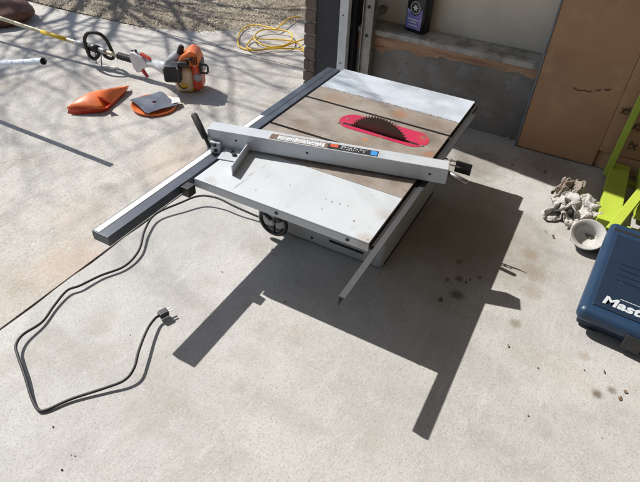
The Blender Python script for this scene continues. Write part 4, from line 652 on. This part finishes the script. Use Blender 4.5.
MB().add(rb + ra + rc, [(k, k + 1, n + k + 1, n + k) for k in range(n - 1)] + [(k, k + 1, 2 * n + k + 1, 2 * n + k) for k in range(n - 1)]).ob('inner_lip', ORED, T, smooth=True)
# ---------- trimmer blade on its round cover
T = thing('round_blade_cover', 'round orange plastic cover lying flat under a dark steel cutting blade', 'blade cover')
cc = Vector((.905, 1.085, 0)); Mc = Matrix.Translation(cc) @ Matrix.Rotation(R(2), 4, 'X')
MB().lathe([(0, .006), (.10, .006), (.120, .009), (.130, .020), (.133, .020), (.129, .007), (.118, .001), (0, .001)], 48, Mc).ob('cover_dish', ORANGE, T, smooth=True)
MB().lathe([(.03, .006), (.03, .017), (.0, .017)], 20, Mc).ob('hub_boss', ORANGE, T)
pts = []
for k in range(4):
    for fa, r_ in ((0, .132), (9, .137), (16, .118), (34, .098), (52, .094), (72, .106), (86, .124)): a = R(90 * k + fa + 20); pts.append((math.cos(a) * r_ * 1.03, math.sin(a) * r_ * 1.03))
hole = [(math.cos(a) * .013, math.sin(a) * .013) for a in np.linspace(0, 2 * math.pi, 25)[:-1]]
n = len(pts); mb = MB(); Mb = Matrix.Translation(cc + Vector((.004, 0, .0295))) @ Matrix.Rotation(R(2), 4, 'X')
vs = [Mb @ Vector((*p, 0)) for p in pts] + [Mb @ Vector((*p, 0)) for p in hole]
hm = [max(range(24), key=lambda j: hole[j][0] * pts[i][0] + hole[j][1] * pts[i][1]) for i in range(n)]; fs = []
for i in range(n):
    j0, j1 = hm[i], hm[(i + 1) % n]; seq = []; j = j0
    while True:
        seq.append(n + j)
        if j == j1: break
        j = (j + 1) % 24
    fs.append(tuple([i] + [(i + 1) % n] + seq[::-1]))
mb.add(vs, fs); cb = mb.ob('cutting_blade', MBLADE); cb.modifiers.new('t', 'SOLIDIFY').thickness = .0022
tag(cb, 'dark blue-grey four-tooth steel cutting blade resting on the round orange cover', 'blade')
MB().prism([(.035, -.10), (.085, -.125), (.125, -.08), (.10, -.045)], 0, .0008, Matrix.Translation(cc + Vector((.004, 0, .031)))).ob('white_sticker', WPL, cb)

# ================================================================ YELLOW CORD
T = []
yp = [(300, 17, .02), (290, 18, .04), (282, 24, .04), (276, 29, .03), (268, 27, .02), (256, 25, .012), (246, 27, .012), (239, 34, .012), (238, 42, .012), (240, 47, .006), (249, 50, .006), (262, 49.5, .02), (280, 48.5, .02), (299, 49, .01), (306, 52, .006), (300, 45, .02), (292, 41, .035), (276, 39.5, .03), (262, 39, .02), (254, 38, .02), (248, 43, .012), (247, 47, .02), (256, 50.5, .02), (270, 47.5, .02),
      (284, 45.5, .03), (291, 41, .04), (292, 35, .03), (286, 31, .03), (274, 29.5, .03), (262, 30, .03), (256, 34, .02), (254, 38, .03), (259, 43, .02), (268, 46.5, .008), (282, 47, .008), (293, 43, .03), (304, 39.5, .02), (318, 38, .006)]
tag(MB().tube(smooth_path([G(x, y, z + .004) for x, y, z in yp], 7), .0055, 8).ob('extension_cord', YCORD, smooth=True), 'bright yellow extension cord coiled on the driveway edge by the mulch', 'extension cord')

# ================================================================ BAG, TUBE
bm = bmesh.new(); bmesh.ops.create_icosphere(bm, subdivisions=5, radius=1)
for v in bm.verts:
    p = v.co; d = 1 + .10 * noise.noise(p * 1.5 + Vector((3, 1, 0))) + .035 * noise.noise(p * 5)
    x, y, z = p.x * .30 * d, p.y * .40 * d, p.z * .135 * d
    if z < -.075: z = -.075 + (z + .075) * .1
    v.co = (1.40 + x, 3.27 + y, .072 + z * .9)
me = bpy.data.meshes.new('brown_sack'); bm.to_mesh(me); bm.free()
bg_ = link('brown_sack', me, BAGM, smooth=True); tag(bg_, 'full brown sack lying under the brush cutter shaft', 'sack')
MB().tube(smooth_path([(1.24, 3.02, .150), (1.32, 3.15, .188), (1.38, 3.35, .188)], 6), .010, 8).ob('red_tie', RED, bg_, smooth=True)
t0 = Vector((.366, 1.198, .424)); t1 = Vector((.355, 1.554, .335)); dd = (t1 - t0).normalized()
TH = thing('steel_tube', 'blue-white flecked metal tube reaching in above the driveway from the left', 'tube')
b = MB(); b.tube([t0, t0 + dd * 1.45], .0155, 16, caps=False); b.tube([t0, t0 + dd * 1.45], .0135, 16, caps=False); b.ob('pipe', TUBEM, TH, smooth=True)
M_ = dd.to_track_quat('Z', 'Y').to_matrix().to_4x4(); M_.translation = t0
MB().lathe([(.0135, 0), (.0165, 0), (.0165, .006), (.0135, .012), (.0135, 0)], 20, M_).ob('end_ring', RUB, TH)
MB().tube([t0 + dd * .006, t0 + dd * .008], .0134, 16).ob('bore', VOID_SHADE, TH)
MB().tube([t0 + dd * 1.0 + Vector((.0, .0, -.012)), Vector((.34, 2.18, .005))], .012, 10).ob('prop_leg', TUBEM, TH, smooth=True)
tag(MB().prism([(.56, 2.03), (.66, 2.20), (.60, 2.6), (.25, 2.6), (.30, 2.10)], 0, .05).ob('shadow_caster_box', CARD, bevel=.004), 'low flat box added unseen beyond the left edge to cast a shadow', 'box')  # unseen block added out of frame for the shadow it casts

# ================================================================ BARE TREE (out of frame, throws the branch shadows)
TR = thing('bare_tree', 'leafless tree standing in the mulch bed, its branches shading the driveway', 'tree')
tb_ = MB(); random.seed(21)
def grow(p, d, r, depth, b):
    n = 5; pts = [p]; rs = [r]; l = (1.15, 1.25, 1.0, .8, .6, .45)[min(depth, 5)] * random.uniform(.8, 1.2)
    for i in range(n):
        d = (d + Vector((random.gauss(0, .13), random.gauss(0, .13), random.gauss(.03, .08)))).normalized(); p = p + d * l / n; pts.append(p); rs.append(r * (1 - .32 * (i + 1) / n))
    b.tube(pts, rs, 7 if depth < 3 else 5, caps=False)
    if depth >= 5: return
    for k in range(random.choice((3, 3, 4)) if depth < 3 else 2):
        ax = Vector((random.gauss(0, 1), random.gauss(0, 1), random.gauss(0, .5))).normalized()
        nd = (d * .8 + ax * .75).normalized(); nd.z = max(nd.z, -.05)
        grow(p if k < 2 else pts[3], nd.normalized(), rs[-1] * random.uniform(.55, .78), depth + 1, b)
trunk = MB(); trunk.tube([(3.45, 6.2, -.1), (3.40, 6.1, .6), (3.3, 5.9, 1.5), (3.25, 5.75, 2.3)], [.19, .14, .12, .11], 12, caps=False); trunk.ob('trunk', BARK, TR, smooth=True)
for d in ((-.55, -.35, .7), (-.25, -.6, .75), (-.1, .2, 1), (-.35, -.8, .35), (-.75, .05, .6), (-.5, -.5, 1.0), (-.9, -.35, .4)): grow(Vector((3.25, 5.75, 2.3)), Vector(d).normalized(), .058, 0, tb_)
tb_.ob('crown', BARK, TR, smooth=True)

# ================================================================ SMALL DEBRIS
random.seed(5)
def bit(px, py, s, kind):
    p = G(px, py); b = MB(); n = 7 if kind == 'leaf' else 6; a0_ = random.random() * 6
    if kind == 'leaf':
        P = [(math.cos(a0_ + k * 6.28 / n) * s * random.uniform(.5, 1.2), math.sin(a0_ + k * 6.28 / n) * s * random.uniform(.3, .8), random.uniform(.001, .008)) for k in range(n)]
        b.add([(p.x, p.y, .004)] + [(p.x + x, p.y + y, z) for x, y, z in P], [(0, k + 1, (k + 1) % n + 1) for k in range(n)])
        return b.ob('dead_leaf', LEAF)
    bm = bmesh.new(); bmesh.ops.create_icosphere(bm, subdivisions=1, radius=s)
    for v in bm.verts: v.co *= random.uniform(.7, 1.2); v.co.z *= .6; v.co += Vector((p.x, p.y, s * .5))
    me = bpy.data.meshes.new('pebble'); bm.to_mesh(me); bm.free(); return link('pebble', me, DARKGAP if kind == 'dark' else CAPM)
for px, py, s in ((447, 280, .010), (466, 283, .009), (440, 300, .015), (470, 280, .007), (545, 172, .016), (536, 168, .009), (512, 166, .010), (568, 181, .012), (553, 237, .012), (570, 240, .006), (545, 232, .005), (625, 392, .009), (620, 399, .010), (508, 346, .007), (604, 372, .006)):
    tag(bit(px, py, s, 'leaf'), 'small dry brown leaf scrap lying on the garage floor', 'leaf', 'leaf scraps on the garage floor')
for px, py, s in ((488, 130, .014), (478, 128, .012), (500, 134, .012), (470, 125, .010), (464, 131, .008), (508, 139, .010), (494, 127, .012), (484, 133, .006)):
    tag(bit(px, py, s, 'stone'), 'crumb of broken masonry lying along the foot of the stem wall', 'rubble', 'masonry crumbs along the wall foot')
for px, py, s in ((53, 427, .003), (71, 455, .002), (75, 456, .002), (285, 302, .004), (538, 368, .003), (584, 370, .003), (528, 416, .003), (602, 438, .002), (469, 253, .003), (222, 272, .003), (62, 470, .003), (130, 335, .002)):
    tag(bit(px, py, s, 'dark'), 'tiny dark grit speck lying on the concrete floor', 'grit', 'grit specks on the concrete')
